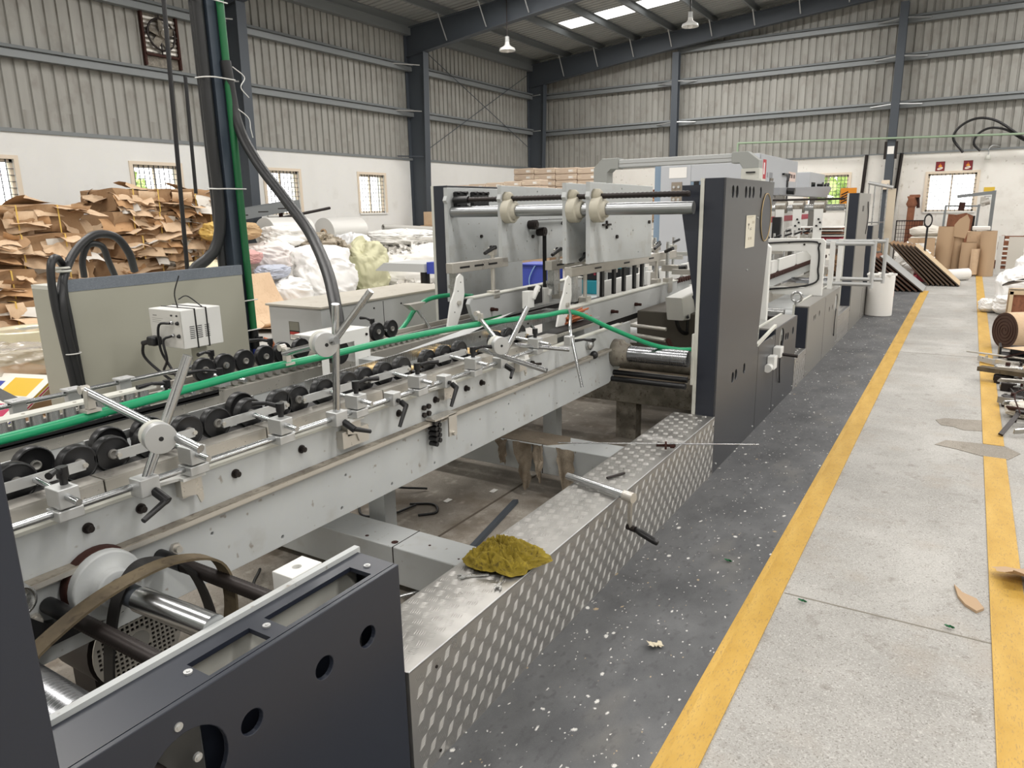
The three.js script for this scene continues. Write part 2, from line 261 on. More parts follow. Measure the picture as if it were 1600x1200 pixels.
for (const z of SKY_Z) for (const [s0, s1] of SKY_X) {
  const xs = [s0, ...purAll.filter((x) => x > s0 && x < s1).sort((a, b) => a - b), s1];
  for (let i = 0; i + 1 < xs.length; i++) mesh('roof_light_pane', strip([[[xs[i], roofY(xs[i]) - 0.005, z - half], [xs[i + 1], roofY(xs[i + 1]) - 0.005, z - half]], [[xs[i], roofY(xs[i]) - 0.005, z + half], [xs[i + 1], roofY(xs[i + 1]) - 0.005, z + half]]]), M.skylight, ceiling);
}
// ---------- steel frames ----------
function iBeam(poly, t, flanges, z, bf) { return [prism('z', poly, z - t / 2, z + t / 2), ...flanges.map(([p, q]) => bar([p[0], p[1], z], [q[0], q[1], z], 0.016, bf))]; }
frameZ.forEach((z, i) => {
  const g = new THREE.Group(); g.name = numbered('steel_frame'); g.userData = { kind: 'structure', label: ['dark grey steel frame out of view behind', 'dark grey steel frame above the near conveyor', 'dark grey steel frame behind the upright cable pole', 'dark grey steel frame with tapered column between barred windows and stacks', 'dark grey steel frame against the far corrugated end wall'][i] }; scene.add(g);
  for (const s of [1, -1]) {
    const mx = (x) => s > 0 ? x : 2 * RIDGE - x;
    const c0 = mx(XL + 0.0), c1 = mx(XL + 0.46), c2 = mx(XL + 0.62), yb = 5.66;
    mesh('column', iBeam([[c0, 0], [c1, 0], [c2, yb], [c2, 6.25], [c0, 6.25]], 0.014, [[[c1, 0], [c2, yb]], [[c0, 0], [c0, 6.2]]], z, 0.22), M.steelGrey, g);
    const e = mx(XL + 0.62), r = RIDGE, top = (x) => roofY(x) - 0.21, bot = (x) => { const d = Math.abs(x - RIDGE) / 11.7; return top(x) - 0.36 - 0.34 * d * d; };
    const xs = Array.from({ length: 9 }, (_, k) => mx(XL + 0.05 + (RIDGE - XL - 0.05) * k / 8));
    mesh('rafter', iBeam([...xs.map((x) => [x, top(x)]), ...[...xs].reverse().map((x) => [x, bot(x)])], 0.018, [...xs.slice(0, -1).map((x, k) => [[x, top(x)], [xs[k + 1], top(xs[k + 1])]]), ...xs.slice(0, -1).map((x, k) => [[x, bot(x)], [xs[k + 1], bot(xs[k + 1])]])], z, 0.2), M.steelGrey, g);
    for (const px of purX.slice(1)) { const x = mx(px); mesh('flange_brace', bar([x, roofY(x) - 0.16, z + 0.42], [x, bot(x) + 0.06, z + 0.06], 0.03, 0.008), M.galv, g); }
    if (s > 0) for (const y of [4.2, 5.34, 3.05]) mesh('girt_tie', bar([XL + 0.12, y, z + (i === 4 ? 0.02 : 0.75)], [XL + 0.5, y, z + 0.12], 0.03, 0.02), y < 4 ? M.steelGrey : M.galv, g);
    mesh('base_plate', box(Math.min(c0, c1) - 0.05, Math.max(c0, c1) + 0.05, 0, 0.025, z - 0.16, z + 0.16), M.steelGrey, g);
  }
});
gcx.forEach((x, i) => thing('wall_column', ['slim grey steel column on end wall behind the grey arm', 'slim grey steel column on end wall left of the two posters', 'slim grey steel column on end wall out of frame'][i], 'column', (add, g) => {
  const t = roofY(x) - 0.75;
  add('column', [box(x - 0.1, x + 0.1, 0, t, ZG + 0.36, ZG + 0.375), box(x - 0.1, x + 0.1, 0, t, ZG + 0.185, ZG + 0.2), box(x - 0.006, x + 0.006, 0, t, ZG + 0.2, ZG + 0.36)], M.steelGrey);
  for (const y of [4.15, 5.33, 6.25]) for (const s of [-1, 1]) if (y < t - 0.1) add('girt_tie', bar([x + s * 0.1, y, ZG + 0.36], [x + s * 0.62, y - 0.02, ZG + 0.15], 0.03, 0.02), M.galv);
}, { kind: 'structure' }));
solo('brace_rod', 'thin crossed steel brace rods in the last bay of the left wall', 'brace', [cyl([XL + 0.2, 3.2, -16.5], [XL + 0.2, 6.0, -22.3], 0.012, 6), cyl([XL + 0.2, 3.6, -22.3], [XL + 0.2, 5.9, -16.5], 0.012, 6)], M.steelGrey, { kind: 'structure' });
// ---------- windows ----------
let wn = 0;
function windowUnit(ax, a0, a1, y0, y1, plane, inward, parts = 1) { // plane: inner wall face; the frame sits inside the 0.25 wall
  const g = new THREE.Group(); g.name = 'window_' + (++wn); g.userData = { kind: 'structure' }; scene.add(g);
  const W = (u0, u1, v0, v1, d0, d1) => { const p = plane - inward * d0, q = plane - inward * d1; return ax === 'x' ? box(Math.min(p, q), Math.max(p, q), v0, v1, u0, u1) : box(u0, u1, v0, v1, Math.min(p, q), Math.max(p, q)); };
  const f = 0.045; mesh('window_frame', [W(a0, a1, y0, y0 + f, 0.05, 0.12), W(a0, a1, y1 - f, y1, 0.05, 0.12), W(a0, a0 + f, y0, y1, 0.05, 0.12), W(a1 - f, a1, y0, y1, 0.05, 0.12), W((a0 + a1) / 2 - 0.02, (a0 + a1) / 2 + 0.02, y0, y1, 0.08, 0.12)], M.frame, g);
  mesh('window_surround', [W(a0 - 0.07, a1 + 0.07, y1, y1 + 0.06, -0.02, 0.0), W(a0 - 0.07, a0, y0, y1, -0.02, 0.0), W(a1, a1 + 0.07, y0, y1, -0.02, 0.0)], M.frame, g);
  const bars = []; for (let u = a0 + 0.1; u < a1 - 0.03; u += 0.1) bars.push(W(u - 0.006, u + 0.006, y0, y1, 0.03, 0.042)); for (let v = y0 + 0.1; v < y1 - 0.03; v += 0.1) bars.push(W(a0, a1, v - 0.005, v + 0.005, 0.028, 0.034));
  mesh('grille', bars, M.steelGrey, g);
  for (const [p, q] of [[a0, (a0 + a1) / 2], [(a0 + a1) / 2, a1]]) mesh('window_pane', W(p + 0.02, q - 0.02, y0 + 0.03, y1 - 0.03, 0.098, 0.102), M.glass, g);
  mesh('window_sill', W(a0 - 0.05, a1 + 0.05, y0 - 0.04, y0, -0.03, 0.05), M.plaster, g);
}
for (const [a, b] of winZ) windowUnit('x', a, b, ...winY, XL, 1);
windowUnit('z', ...winX[0], 1.45, 2.4, ZG, 1); windowUnit('z', ...winX[1], 1.35, 2.33, ZG, 1);
// ---------- outside: ground and bushes seen through the bars ----------
const outside = struct('outdoor_ground', box(-60, 60, -0.4, -0.21, -70, 40), std({ color: 0xb9b6a6, roughness: 1 }));
function bush(x, z, h, label) {
  thing('garden_tree', label, 'tree', (add) => {
    const r = rng(Math.round(x * 91 + z * 37 + 5000)), leaves = [];
    for (let i = 0; i < 420; i++) { const a = r() * 6.283, e = Math.acos(2 * r() - 1), q = Math.cbrt(r()) * h * 0.42; const p = [x + q * Math.sin(e) * Math.cos(a), h * 0.62 - 0.2 + q * Math.cos(e) * 0.9, z + q * Math.sin(e) * Math.sin(a)]; const s = 0.12 + 0.12 * r(); const g = clean(new THREE.CircleGeometry(s, 5)); g.rotateX(r() * 6).rotateY(r() * 6).translate(...p); leaves.push(g); }
    add('foliage', leaves, M.leaf); add('trunk', cyl([x, -0.21, z], [x, h * 0.6, z], 0.09, 8, 0.05), M.rust);
  });
}
bush(-17, -5.2, 3.6, 'pale green tree outside the leftmost barred window'); bush(-17.5, -9.6, 3.2, 'pale green tree outside the window above the cardboard bales');
bush(-4.3, -27.5, 3.6, 'green tree outside the barred window beside the striped sign');

// ================= folding machine: near section =================
const XO = -1.18, XI = -1.325;
const capX = (x, y, z, r, h, s = 16) => cyl([x, y, z], [x + h, y, z], r, s);
const screwX = (x, y, z, r = 0.008) => [capX(x - 0.001, y, z, r, 0.006, 12), cyl([x + 0.004, y, z], [x + 0.007, y, z], r * 0.55, 6)];
// near low side cabinet
thing('side_cabinet', 'low navy side cabinet in the foreground with round holes and two slots in its top', 'cabinet', (add) => {
  const z0 = -1.31, z1 = -0.45, h = 0.7;
  const holes = [circ(-0.825, 0.555, 0.028), circ(-1.033, 0.56, 0.028), circ(-1.18, 0.56, 0.028), circ(-0.675, 0.545, 0.088, 28)];
  const sp = add('side_plate', prism('x', rect(z0, z1, 0, h), XO - 0.014, XO, holes, 0.002), M.navy);
  add('top_plate', prism('y', [[XI, z0], [XO - 0.015, z0], [XO - 0.015, z1], [XI, z1]], h - 0.012, h, [rect(-1.282, -1.208, -1.236, -0.958), rect(-1.278, -1.205, -0.912, -0.757)]), M.navy);
  add('front_plate', box(XI, XO - 0.015, 0, h - 0.012, z0, z0 + 0.01), M.navy);
  add('inner_plate', prism('x', rect(z0 - 0.01, z1, 0.02, h + 0.012), XI - 0.02, XI - 0.001, [circ(-0.877, 0.7, 0.0)].slice(1)), M.paint);
  add('inner_wall', box(XI + 0.001, XI + 0.006, 0.61, h - 0.02, z0 + 0.02, z1), M.cream); add('inner_wall', box(XI + 0.001, XI + 0.005, 0.02, 0.6, z0 + 0.02, -0.795), M.navy); add('gear_panel', box(XI + 0.002, XI + 0.005, 0.2, 0.6, -0.79, z1), M.panelGrey);
  for (const [y, z] of [[0.555, -0.825], [0.56, -1.033], [0.56, -1.18]]) { add('shaft_end', [capX(XO - 0.09, y, z, 0.03, 0.03, 20), capX(XO - 0.06, y - 0.002, z + 0.002, 0.012, 0.015)], M.iron); }
  add('bearing_housing', [lathe([[0, 0], [0.055, 0], [0.055, 0.025], [0.035, 0.025], [0.03, 0.012], [0, 0.012]], [XO - 0.075, 0.52, -0.61], [XO, 0.52, -0.61]), capX(XO - 0.065, 0.52, -0.61, 0.014, 0.03)], M.iron);
  for (const [x, z] of [[-1.248, -0.937], [-1.25, -0.741], [-1.246, -1.262]]) add('screw', [cyl([x, h, z], [x, h + 0.004, z], 0.009, 14), cyl([x, h + 0.003, z], [x, h + 0.006, z], 0.004, 6)], M.alu);
  for (const [y, z] of [[0.65, -0.66], [0.56, -0.66]]) add('screw', screwX(XO - 0.002, y + 0.005, z - 0.005 + (y > 0.6 ? 0 : -0.03), 0.009), M.alu);
});
thing('bearing_block', 'white block with a threaded hole on the low navy cabinet edge', 'block', (add) => { add('block', prism('y', rect(-1.42, -1.346, -1.2, -1.1), 0.62, 0.715, [circ(-1.385, -1.15, 0.012)], 0.002), M.white); });
thing('side_tower', 'tall navy side tower cut off at the lower left corner', 'cabinet', (add) => {
  add('side_plate', prism('x', rect(-0.452, 0.15, 0, 1.4), XO - 0.012, XO + 0.02, [], 0.003), M.navy); add('body', box(XI, XO - 0.013, 0, 1.4, -0.448, 0.15, 0.003), M.navy);
});
// shafts between the low cabinet and the beam
const BX = -1.8;
thing('drive_shaft', 'chrome drive shaft with white flange between beam and low navy cabinet', 'shaft', (add) => {
  const y = 0.7, z = -0.862;
  add('shaft', cyl([XI - 0.02, y, z - 0.01], [BX + 0.19, y, z], 0.031, 28), M.chrome);
  add('journal', cyl([BX + 0.06, y, z], [BX + 0.2, y, z], 0.027, 24), M.steelGrey);
  add('flange', lathe([[0.03, 0.001], [0.088, 0.001], [0.09, 0.006], [0.09, 0.05], [0.084, 0.056], [0.05, 0.056], [0.05, 0.085], [0.044, 0.09], [0.028, 0.09]], [BX + 0.001, y, z], [0, y, z], 32), M.paint);
  add('collar', lathe([[0.09, 0.002], [0.094, 0.004], [0.094, 0.03], [0.09, 0.032]], [BX, y, z], [0, y, z], 32), M.rust);
});
for (const [z, lab] of [[-1.033, 'dark threaded rod nearest the tread plate box'], [-0.741, 'dark threaded rod left of the chrome shaft']]) thing('threaded_rod', lab, 'rod', (add) => {
  const y = 0.692, prof = []; for (let i = 0, n = 70; i <= n; i++) { const t = 0.1 + i / n * 0.35; prof.push([0.0165 + (i % 2 ? 0.0028 : 0), t]); }
  add('thread', lathe([[0, 0.1], ...prof, [0, 0.45]], [BX, y, z], [0, y, z], 12), M.iron);
  add('journal', cyl([BX + 0.002, y, z], [BX + 0.11, y, z], 0.02, 16), M.black);
  for (const d of [-0.045, 0.035]) add('bolt', [capX(BX, y + (d < 0 ? 0.005 : -0.02), z + d, 0.016, 0.012, 6), capX(BX + 0.01, y + (d < 0 ? 0.005 : -0.02), z + d, 0.01, 0.016, 12)], M.inox);
});
thing('drive_roller', 'worn chrome roller beside the navy tower at lower left', 'roller', (add) => { add('roller', cyl([XI - 0.02, 0.655, -0.565], [BX + 0.13, 0.655, -0.565], 0.058, 32), M.chromeWorn); add('end_cap', cyl([BX + 0.13, 0.655, -0.565], [BX + 0.1, 0.655, -0.565], 0.066, 28), M.cream); add('axle', cyl([BX, 0.655, -0.565], [BX + 0.1, 0.655, -0.565], 0.03, 20), M.iron); });
thing('bearing_cup', 'steel bearing cup on the grey beam at the left edge', 'bearing', (add) => { add('cup', lathe([[0, 0.004], [0.02, 0.004], [0.02, 0.02], [0.026, 0.02], [0.03, 0.05], [0.038, 0.05], [0.04, 0.002]], [BX + 0.001, 0.752, -0.665], [0, 0.752, -0.665], 28), M.steel); add('guard', prism('x', [[-0.9, 0.6], [-0.72, 0.66], [-0.66, 0.72], [-0.6, 0.7], [-0.58, 0.6]], BX + 0.004, BX + 0.03), M.black); });
// flat drive belt
function ribbon(pts, w, t, dir = V(1, 0, 0), n = 60) { const c = new THREE.CatmullRomCurve3(pts.map((p) => V(...p))); const a = [], b = []; const P = c.getPoints(n); const rows = P.map((p, i) => { const tg = c.getTangent(i / n), nn = dir.clone().cross(tg).normalize(); return [p.clone().addScaledVector(dir, -w / 2), p.clone().addScaledVector(dir, w / 2), nn]; });
  const f = (k, s) => rows.map(([l, r, nn]) => [l.clone().addScaledVector(nn, s), r.clone().addScaledVector(nn, s)].map((v) => v.toArray()));
  const up = f(0, t / 2), dn = f(0, -t / 2); return [strip(up), strip(dn.map(([l, r]) => [r, l])), strip(up.map(([l], i) => [dn[i][0], l])), strip(up.map(([, r], i) => [r, dn[i][1]]))]; }
thing('flat_belt', 'worn brown flat belt looped slack over the chrome shaft', 'belt', (add) => {
  add('belt_run', ribbon([[-1.62, 0.4, -0.62], [-1.6, 0.55, -0.56], [-1.585, 0.68, -0.575], [-1.6, 0.735, -0.69], [-1.6, 0.768, -0.83], [-1.58, 0.775, -0.95], [-1.545, 0.745, -1.03], [-1.53, 0.64, -1.05], [-1.55, 0.45, -1.02], [-1.57, 0.3, -0.98]], 0.05, 0.006), M.belt);
  add('belt_return', ribbon([[-1.67, 0.42, -0.78], [-1.66, 0.6, -0.8], [-1.655, 0.72, -0.84], [-1.65, 0.77, -0.9], [-1.63, 0.72, -1.0], [-1.6, 0.5, -1.04], [-1.62, 0.3, -1.0]], 0.04, 0.006), M.beltDark);
});
thing('motor_grille', 'round perforated grey motor cover under the chrome shaft', 'motor', (add) => {
  const cy = 0.39, cz = -1.02, r = 0.135, BX = -2.01, holes = []; for (let i = -8; i <= 8; i++) for (let j = -8; j <= 8; j++) { const d = Math.hypot(i, j) * 0.0145; if (d < r - 0.012 && d > 0.035) holes.push(rect(cz + i * 0.0145 - 0.0045, cz + i * 0.0145 + 0.0045, cy + j * 0.0145 - 0.0045, cy + j * 0.0145 + 0.0045)); }
  add('cover', prism('x', circ(cz, cy, r, 40), BX + 0.06, BX + 0.064, holes), M.inox); add('housing', cyl([BX - 0.15, cy, cz], [BX + 0.045, cy, cz], r + 0.006, 36), M.iron); add('boss', cyl([BX + 0.05, cy, cz], [BX + 0.067, cy, cz], 0.03, 24), M.panelGrey);
  add('pedestal', [box(BX - 0.14, BX - 0.02, 0, cy - 0.08, cz - 0.1, cz + 0.1)], M.iron);
});
// tread plate covers
function treadBox(label, z0, z1, h, x0, fine) {
  thing('tread_cover', label, 'step', (add) => {
    add('sheet', [box(x0, XO, h - 0.004, h, z0, z1), box(XO - 0.004, XO, 0, h - 0.004, z0, z1), box(x0, XO, 0, h - 0.004, z0, z0 + 0.004), box(x0, XO - 0.004, 0, h - 0.004, z1 - 0.004, z1)], M.tread);
    const loz = (() => { const g = new THREE.BufferGeometry(), L = 0.0165, W = 0.0026, H = 0.0012; const v = [[-L, 0, 0], [0, 0, W], [L, 0, 0], [0, 0, -W]], t1 = [-L * 0.45, H, 0], t2 = [L * 0.45, H, 0]; const T3 = [[v[0], v[1], t1], [v[1], t2, t1], [v[1], v[2], t2], [v[2], v[3], t2], [v[3], t1, t2], [v[3], v[0], t1]]; g.setAttribute('position', new THREE.Float32BufferAttribute(T3.flat(2), 3)); g.computeVertexNormals(); return clean(g); })();
    const P = 0.043, bars = [];
    const place = (m) => { const g = loz.clone(); g.applyMatrix4(m); bars.push(g); };
    const cells = (u0, u1, v0, v1, tf) => { let r = 0; for (let v = v0 + P * 0.6; v < v1 - P * 0.4; v += P, r++) { let c = 0; for (let u = u0 + P * 0.6; u < u1 - P * 0.4; u += P, c++) { const o = (r + c) % 2 ? 1.25 : -0.32; for (let k = fine ? -2 : -1; k <= (fine ? 2 : 1); k++) { const s = k * (fine ? 0.0072 : 0.012); place(tf(u - Math.sin(o) * s, v + Math.cos(o) * s, o)); } } } };
    const e = new THREE.Matrix4(), q = new THREE.Matrix4();
    cells(x0, XO, z0, z1, (u, v, o) => new THREE.Matrix4().makeRotationY(-o).setPosition(u, h, v));
    cells(0, h, z0, z1, (u, v, o) => new THREE.Matrix4().makeRotationZ(-Math.PI / 2).multiply(new THREE.Matrix4().makeRotationY(-o)).setPosition(XO, u, v));
    const tr = add('tread_bars', bars, M.treadBar); tr.userData.kind = 'stuff';
    add('edge_fold', bar([XO - 0.003, h - 0.001, z0], [XO - 0.003, h - 0.001, z1], 0.006, 0.006, 0.002), M.alu);
    for (const z of [z0 + 0.03, z1 - 0.12]) for (const y of [0.03, h - 0.05]) add('rivet', capX(XO, y, z, 0.005, 0.003, 10), M.iron);
  });
}
treadBox('long aluminium tread plate box running along the floor in front', -4.19, -1.325, 0.365, -1.435, true);
// machine bed: floor cross beams
for (const [z0, z1, h, lab] of [[-2.29, -2.11, 0.225, 'grey painted cross beam with rust spots meeting the tread box near the rag'], [-3.6, -3.4, 0.3, 'grey painted cross beam hung with cobwebs']]) thing('cross_beam', lab, 'beam', (add) => {
  add('beam', box(-3.05, -1.44, h - 0.17, h, z0, z1, 0.006), M.paint);
  add('weld_seam', box(-1.93, -1.926, h - 0.168, h + 0.001, z0 - 0.001, z1 + 0.002), M.iron);
  add('foot', [box(-3.0, -2.85, 0, h - 0.17, z0 + 0.02, z1 - 0.02), box(-1.6, -1.5, 0, h - 0.17, z0 + 0.02, z1 - 0.02)], M.iron);
  if (h < 0.25) for (const [x, z, r] of [[-1.95, -2.15, 0.016], [-2.1, -2.14, 0.009], [-1.8, -2.2, 0.006], [-1.62, -2.16, 0.005]]) add('rust_spot', cyl([x, h, z], [x, h + 0.0008, z], r, 9), M.rust);
});
thing('cobweb', 'dusty cobweb sheets hanging from the cross beam', 'cobweb', (add) => {
  for (const [x, w, drop, s] of [[-2.05, 0.13, 0.28, 1], [-1.78, 0.12, 0.29, 2], [-1.96, 0.07, 0.2, 3], [-2.2, 0.08, 0.14, 4]]) { const r = rng(s * 31), g = new THREE.PlaneGeometry(w, drop, 5, 8), p = g.attributes.position; for (let i = 0; i < p.count; i++) { const v = 0.5 - p.getY(i) / drop; p.setXYZ(i, x + p.getX(i) * (1 - 0.6 * v + (r() - 0.5) * 0.2) + 0.05 * v, 0.3 - v * drop * (0.85 + 0.15 * r()), -3.392 + 0.06 * v + (r() - 0.5) * 0.03); } g.computeVertexNormals(); add('web', clean(g), M.web); }
  add('web_mat', prism('y', [[-2.4, -3.6], [-1.85, -3.6], [-1.8, -3.5], [-1.9, -3.41], [-2.4, -3.4]], 0.3, 0.304), M.web);
});
// ---------- near conveyor beam ----------
thing('conveyor_beam', 'long grey near conveyor beam with brown ledge rail and chrome rod', 'conveyor', (add) => {
  const z0 = -4.35, z1 = 0.3;
  const holes = []; for (let z = -1.45; z > -3.9; z -= 0.27) holes.push(circ(z, 0.575, 0.006, 8)); for (let z = -1.2; z > -3.6; z -= 0.55) holes.push(circ(z, 0.69, 0.005, 8));
  add('web_plate', prism('x', [[z1, 0.545], [z1, 0.885], [z0, 0.885], [z0, 0.68], [-4.02, 0.545]], BX - 0.02, BX, holes, 0.002), M.paint);
  add('ledge_rail', [box(BX, BX + 0.034, 0.757, 0.77, -3.98, z1), box(BX, BX + 0.008, 0.742, 0.758, -3.98, z1)], M.inox);
  add('ledge_lip', box(BX + 0.001, BX + 0.033, 0.77, 0.7735, -3.97, z1), M.oily);
  add('inner_plate', box(BX - 0.24, BX - 0.22, 0.56, 0.9, z0, z1), M.paint);
  add('top_edge', box(BX - 0.026, BX + 0.004, 0.885, 0.894, -4.2, z1), M.cream);
  add('belt_bed', box(BX - 0.215, BX - 0.095, 0.9, 0.915, -4.1, z1), M.inox);
  add('conveyor_belt', box(BX - 0.2, BX - 0.11, 0.9155, 0.923, -4.1, z1), M.beltDark);
  add('guide_strip', box(BX - 0.112, BX - 0.104, 0.915, 0.928, -3.2, z1), M.greenDark);
  for (const [a, b] of [[0.3, -0.93], [-0.935, -1.45], [-1.455, -2.0], [-2.005, -2.6], [-2.605, -3.4]]) add('cover_strip', [box(BX - 0.094, BX - 0.03, 0.938, 0.944, b, a), box(BX - 0.034, BX - 0.029, 0.895, 0.938, b, a)], M.inox);
  add('guide_rod', cyl([BX + 0.035, 0.924, -3.2], [BX + 0.035, 0.924, z1], 0.0095, 16), M.chrome);
  for (const z of [-0.62, -1.12, -1.76, -2.32, -2.92]) { const b = add('rod_bracket', [prism('y', [[BX - 0.02, z + 0.09], [BX + 0.012, z + 0.09], [BX + 0.03, z + 0.02], [BX + 0.05, z + 0.02], [BX + 0.05, z - 0.05], [BX - 0.02, z - 0.09]], 0.894, 0.902), box(BX + 0.02, BX + 0.05, 0.902, 0.918, z - 0.04, z - 0.005)], M.white); mesh('stiffener', [prism('x', [[z + 0.02, 0.895], [z - 0.045, 0.895], [z - 0.045, 0.82], [z - 0.035, 0.812], [z - 0.025, 0.84], [z + 0.02, 0.85]], BX + 0.03, BX + 0.036), box(BX, BX + 0.03, 0.84, 0.895, z - 0.03, z + 0.015)], M.inox, b); }
  for (const z of [-0.86, -1.0, -1.3, -1.56, -1.83, -2.05, -2.28, -2.5, -2.62, -3.05]) add('bolt', [capX(BX, 0.845, z, 0.014, 0.004, 16), capX(BX + 0.004, 0.845, z, 0.009, 0.014, 14), capX(BX + 0.0181, 0.845, z, 0.0045, 0.001, 6)], M.iron);
  for (const z of [-2.2, -2.23]) for (const y of [0.8, 0.83]) add('bolt', [capX(BX, y, z, 0.011, 0.012, 6)], M.iron);
  add('chain_bracket', [box(BX + 0.01, BX + 0.06, 0.778, 0.786, -2.345, -2.2), box(BX + 0.054, BX + 0.06, 0.69, 0.782, -2.345, -2.29), capX(BX + 0.06, 0.7, -2.318, 0.01, 0.012, 12)], M.inox);
  for (let k = 0; k < 5; k++) add('chain_roller', [cyl([BX + 0.012, 0.775 - k * 0.022, -2.245], [BX + 0.05, 0.775 - k * 0.022, -2.245], 0.01, 10), cyl([BX + 0.012, 0.764 - k * 0.022, -2.222], [BX + 0.05, 0.764 - k * 0.022, -2.222], 0.01, 10)], M.black);
  add('slot_key', [bar([BX + 0.004, 0.86, -2.98], [BX + 0.004, 0.83, -3.16], 0.012, 0.012), capX(BX, 0.845, -3.07, 0.018, 0.012, 14)], M.iron);
  add('belt_cover', [box(BX - 0.02, BX + 0.03, 0.8, 0.86, -1.85, -1.72)], M.inox);
});
// under-hung stray wires on the floor
for (const [pts, lab] of [[[[-2.6, 0.02, -1.95], [-2.45, 0.03, -1.8], [-2.2, 0.02, -1.78], [-2.1, 0.01, -1.9]], 'black cable curled on the dusty floor below the beam'], [[[-2.75, 0.012, -2.75], [-2.62, 0.012, -2.65], [-2.5, 0.012, -2.72], [-2.46, 0.012, -2.9]], 'thin black wire curled on the floor behind the cross beam'], [[[-2.9, 0.02, -3.1], [-2.7, 0.04, -3.0], [-2.55, 0.015, -3.12]], 'short black wire end poking from under the beam'], [[[-2.5, 0.01, -2.9], [-2.38, 0.01, -2.96], [-2.3, 0.01, -2.88], [-2.36, 0.01, -2.8]], 'small black wire hook on the open floor']]) solo('loose_wire', lab, 'wire', tube(pts, 0.007, 24, 6), M.black);
solo('steel_flat_bar', 'grey flat steel bar lying on floor behind the yellow rag', 'bar', bar([-1.86, 0.012, -2.5], [-2.0, 0.012, -3.22], 0.03, 0.02), M.steelGrey);
solo('steel_rod', 'thin bright steel rod on floor against the tread box', 'rod', cyl([-1.86, 0.05, -2.02], [-1.62, 0.02, -2.5], 0.008, 8), M.steel);
for (const [x, z, r, lab] of [[-2.2, -3.3, 0, 'small white paper scrap on the floor near the cobwebs'], [-2.35, -3.05, 1, 'small white paper scrap beside the floor joint']]) solo('paper_scrap', lab, 'paper', bc(x, 0.006, z, 0.03, 0.003, 0.05).rotateY(0), M.paper);
// ---------- pressure wheel brackets ----------
function lever(p, ang, h, L = 0.085, dip = 0.0) { // clamp lever: post up from p, arm pointing along ang in plan
  const [x, y, z] = p, c = Math.cos(ang), s = Math.sin(ang);
  return [cyl([x, y, z], [x, y + h, z], 0.009, 12), cyl([x, y + h * 0.55, z], [x, y + h + 0.012, z], 0.0135, 14), cyl([x, y + h, z], [x + c * L * 0.5, y + h + 0.012, z + s * L * 0.5], 0.0085, 10, 0.006), cyl([x + c * L * 0.5, y + h + 0.012, z + s * L * 0.5], [x + c * L, y + h + 0.01 + dip, z + s * L], 0.006, 10, 0.009)];
}
const wheelProf = (r, w) => [[0.012, 0], [r * 0.5, 0], [r * 0.56, w * 0.12], [r * 0.84, w * 0.12], [r * 0.88, 0], [r - 0.003, 0], [r, w * 0.12], [r, w * 0.88], [r - 0.003, w], [r * 0.88, w], [r * 0.84, w * 0.85], [r * 0.3, w * 0.85], [0.012, w]];
function wheel(add, x, y, z, r = 0.05, w = 0.03) { const m = add('wheel', lathe(wheelProf(r, w), [x - w / 2, y, z], [x, y, z], 26), M.rubber); mesh('wheel_hub', [lathe([[0.004, 0], [0.014, 0], [0.014, w + 0.006], [0.009, w + 0.006], [0.008, w + 0.001], [0, w + 0.001]], [x - w / 2 - 0.002, y, z], [x, y, z], 16)], M.panelGrey, m); return m; }
const ords = ['first', 'second', 'third', 'fourth', 'fifth', 'sixth', 'seventh'];
[[-0.92, -0.62, -0.80, 2, 0.9], [-1.24, -1.01, -1.145, 2, 0], [-1.59, -1.34, -1.455, 1, 2.6], [-1.91, -1.665, -1.79, 0, 5.2], [-2.225, -2.0, -2.13, 0, 5.5], [-2.63, -2.395, -2.51, 0, 5.7], [-3.16, -2.93, -3.05, 0, 4.0]].forEach(([za, zb, zr, inner, an], i) => thing('wheel_bracket', `steel bar of black pressure wheels on near conveyor, ${ords[i]} bracket from the left edge`, 'wheel bracket', (add) => {
  const y = 0.978, wx = BX - 0.125;
  add('arm', [prism('x', [[za, y - 0.013], [za - 0.006, y], [za, y + 0.013], [zb, y + 0.013], [zb + 0.006, y], [zb, y - 0.013]], BX - 0.092, BX - 0.084)], M.alu);
  for (const z of [za, (za + zb) / 2, zb]) wheel(add, wx, y - 0.002, z);
  if (inner) for (const z of inner > 1 ? [za + 0.06, zb - 0.05] : [za + 0.08]) wheel(add, wx - 0.1, y - 0.004, z);
  if (inner) add('inner_arm', bar([wx - 0.13, y, za], [wx - 0.13, y, zb], 0.008, 0.026), M.alu);
  for (const z of [za, zb]) add('arm_bolt', capX(BX - 0.085, y, z, 0.007, 0.006, 6), M.inox);
  add('cross_rod', cyl([BX - 0.086, y, zr], [BX + 0.115, y - 0.018, zr + 0.004], 0.0085, 14), M.chrome);
  add('clamp_block', [box(BX + 0.005, BX + 0.065, 0.936, 0.985, zr - 0.026, zr + 0.024, 0.003), box(BX + 0.008, BX + 0.065, 0.906, 0.933, zr - 0.03, zr + 0.03, 0.003)], M.alu);
  if (i !== 1) add('clamp_lever', lever([BX + 0.03, 0.985, zr - 0.01], an, 0.032, i === 0 ? 0.06 : 0.085), M.black);
}));
// extra clamps on the guide rod
for (const [z, lab] of [[-1.98, 'square aluminium clamp on chrome rod between two wheel brackets'], [-2.3, 'square aluminium clamp on chrome rod right of the chain bracket']]) thing('rod_clamp', lab, 'clamp', (add) => { add('block', box(BX + 0.012, BX + 0.06, 0.9, 0.95, z - 0.022, z + 0.022, 0.003), M.alu); add('set_screw', capX(BX + 0.06, 0.92, z, 0.008, 0.008), M.black); add('clamp_lever', [cyl([BX + 0.06, 0.91, z - 0.02], [BX + 0.085, 0.895, z - 0.02], 0.011, 12), cyl([BX + 0.085, 0.9, z - 0.02], [BX + 0.09, 0.83, z + 0.03], 0.009, 10, 0.007)], M.black); });
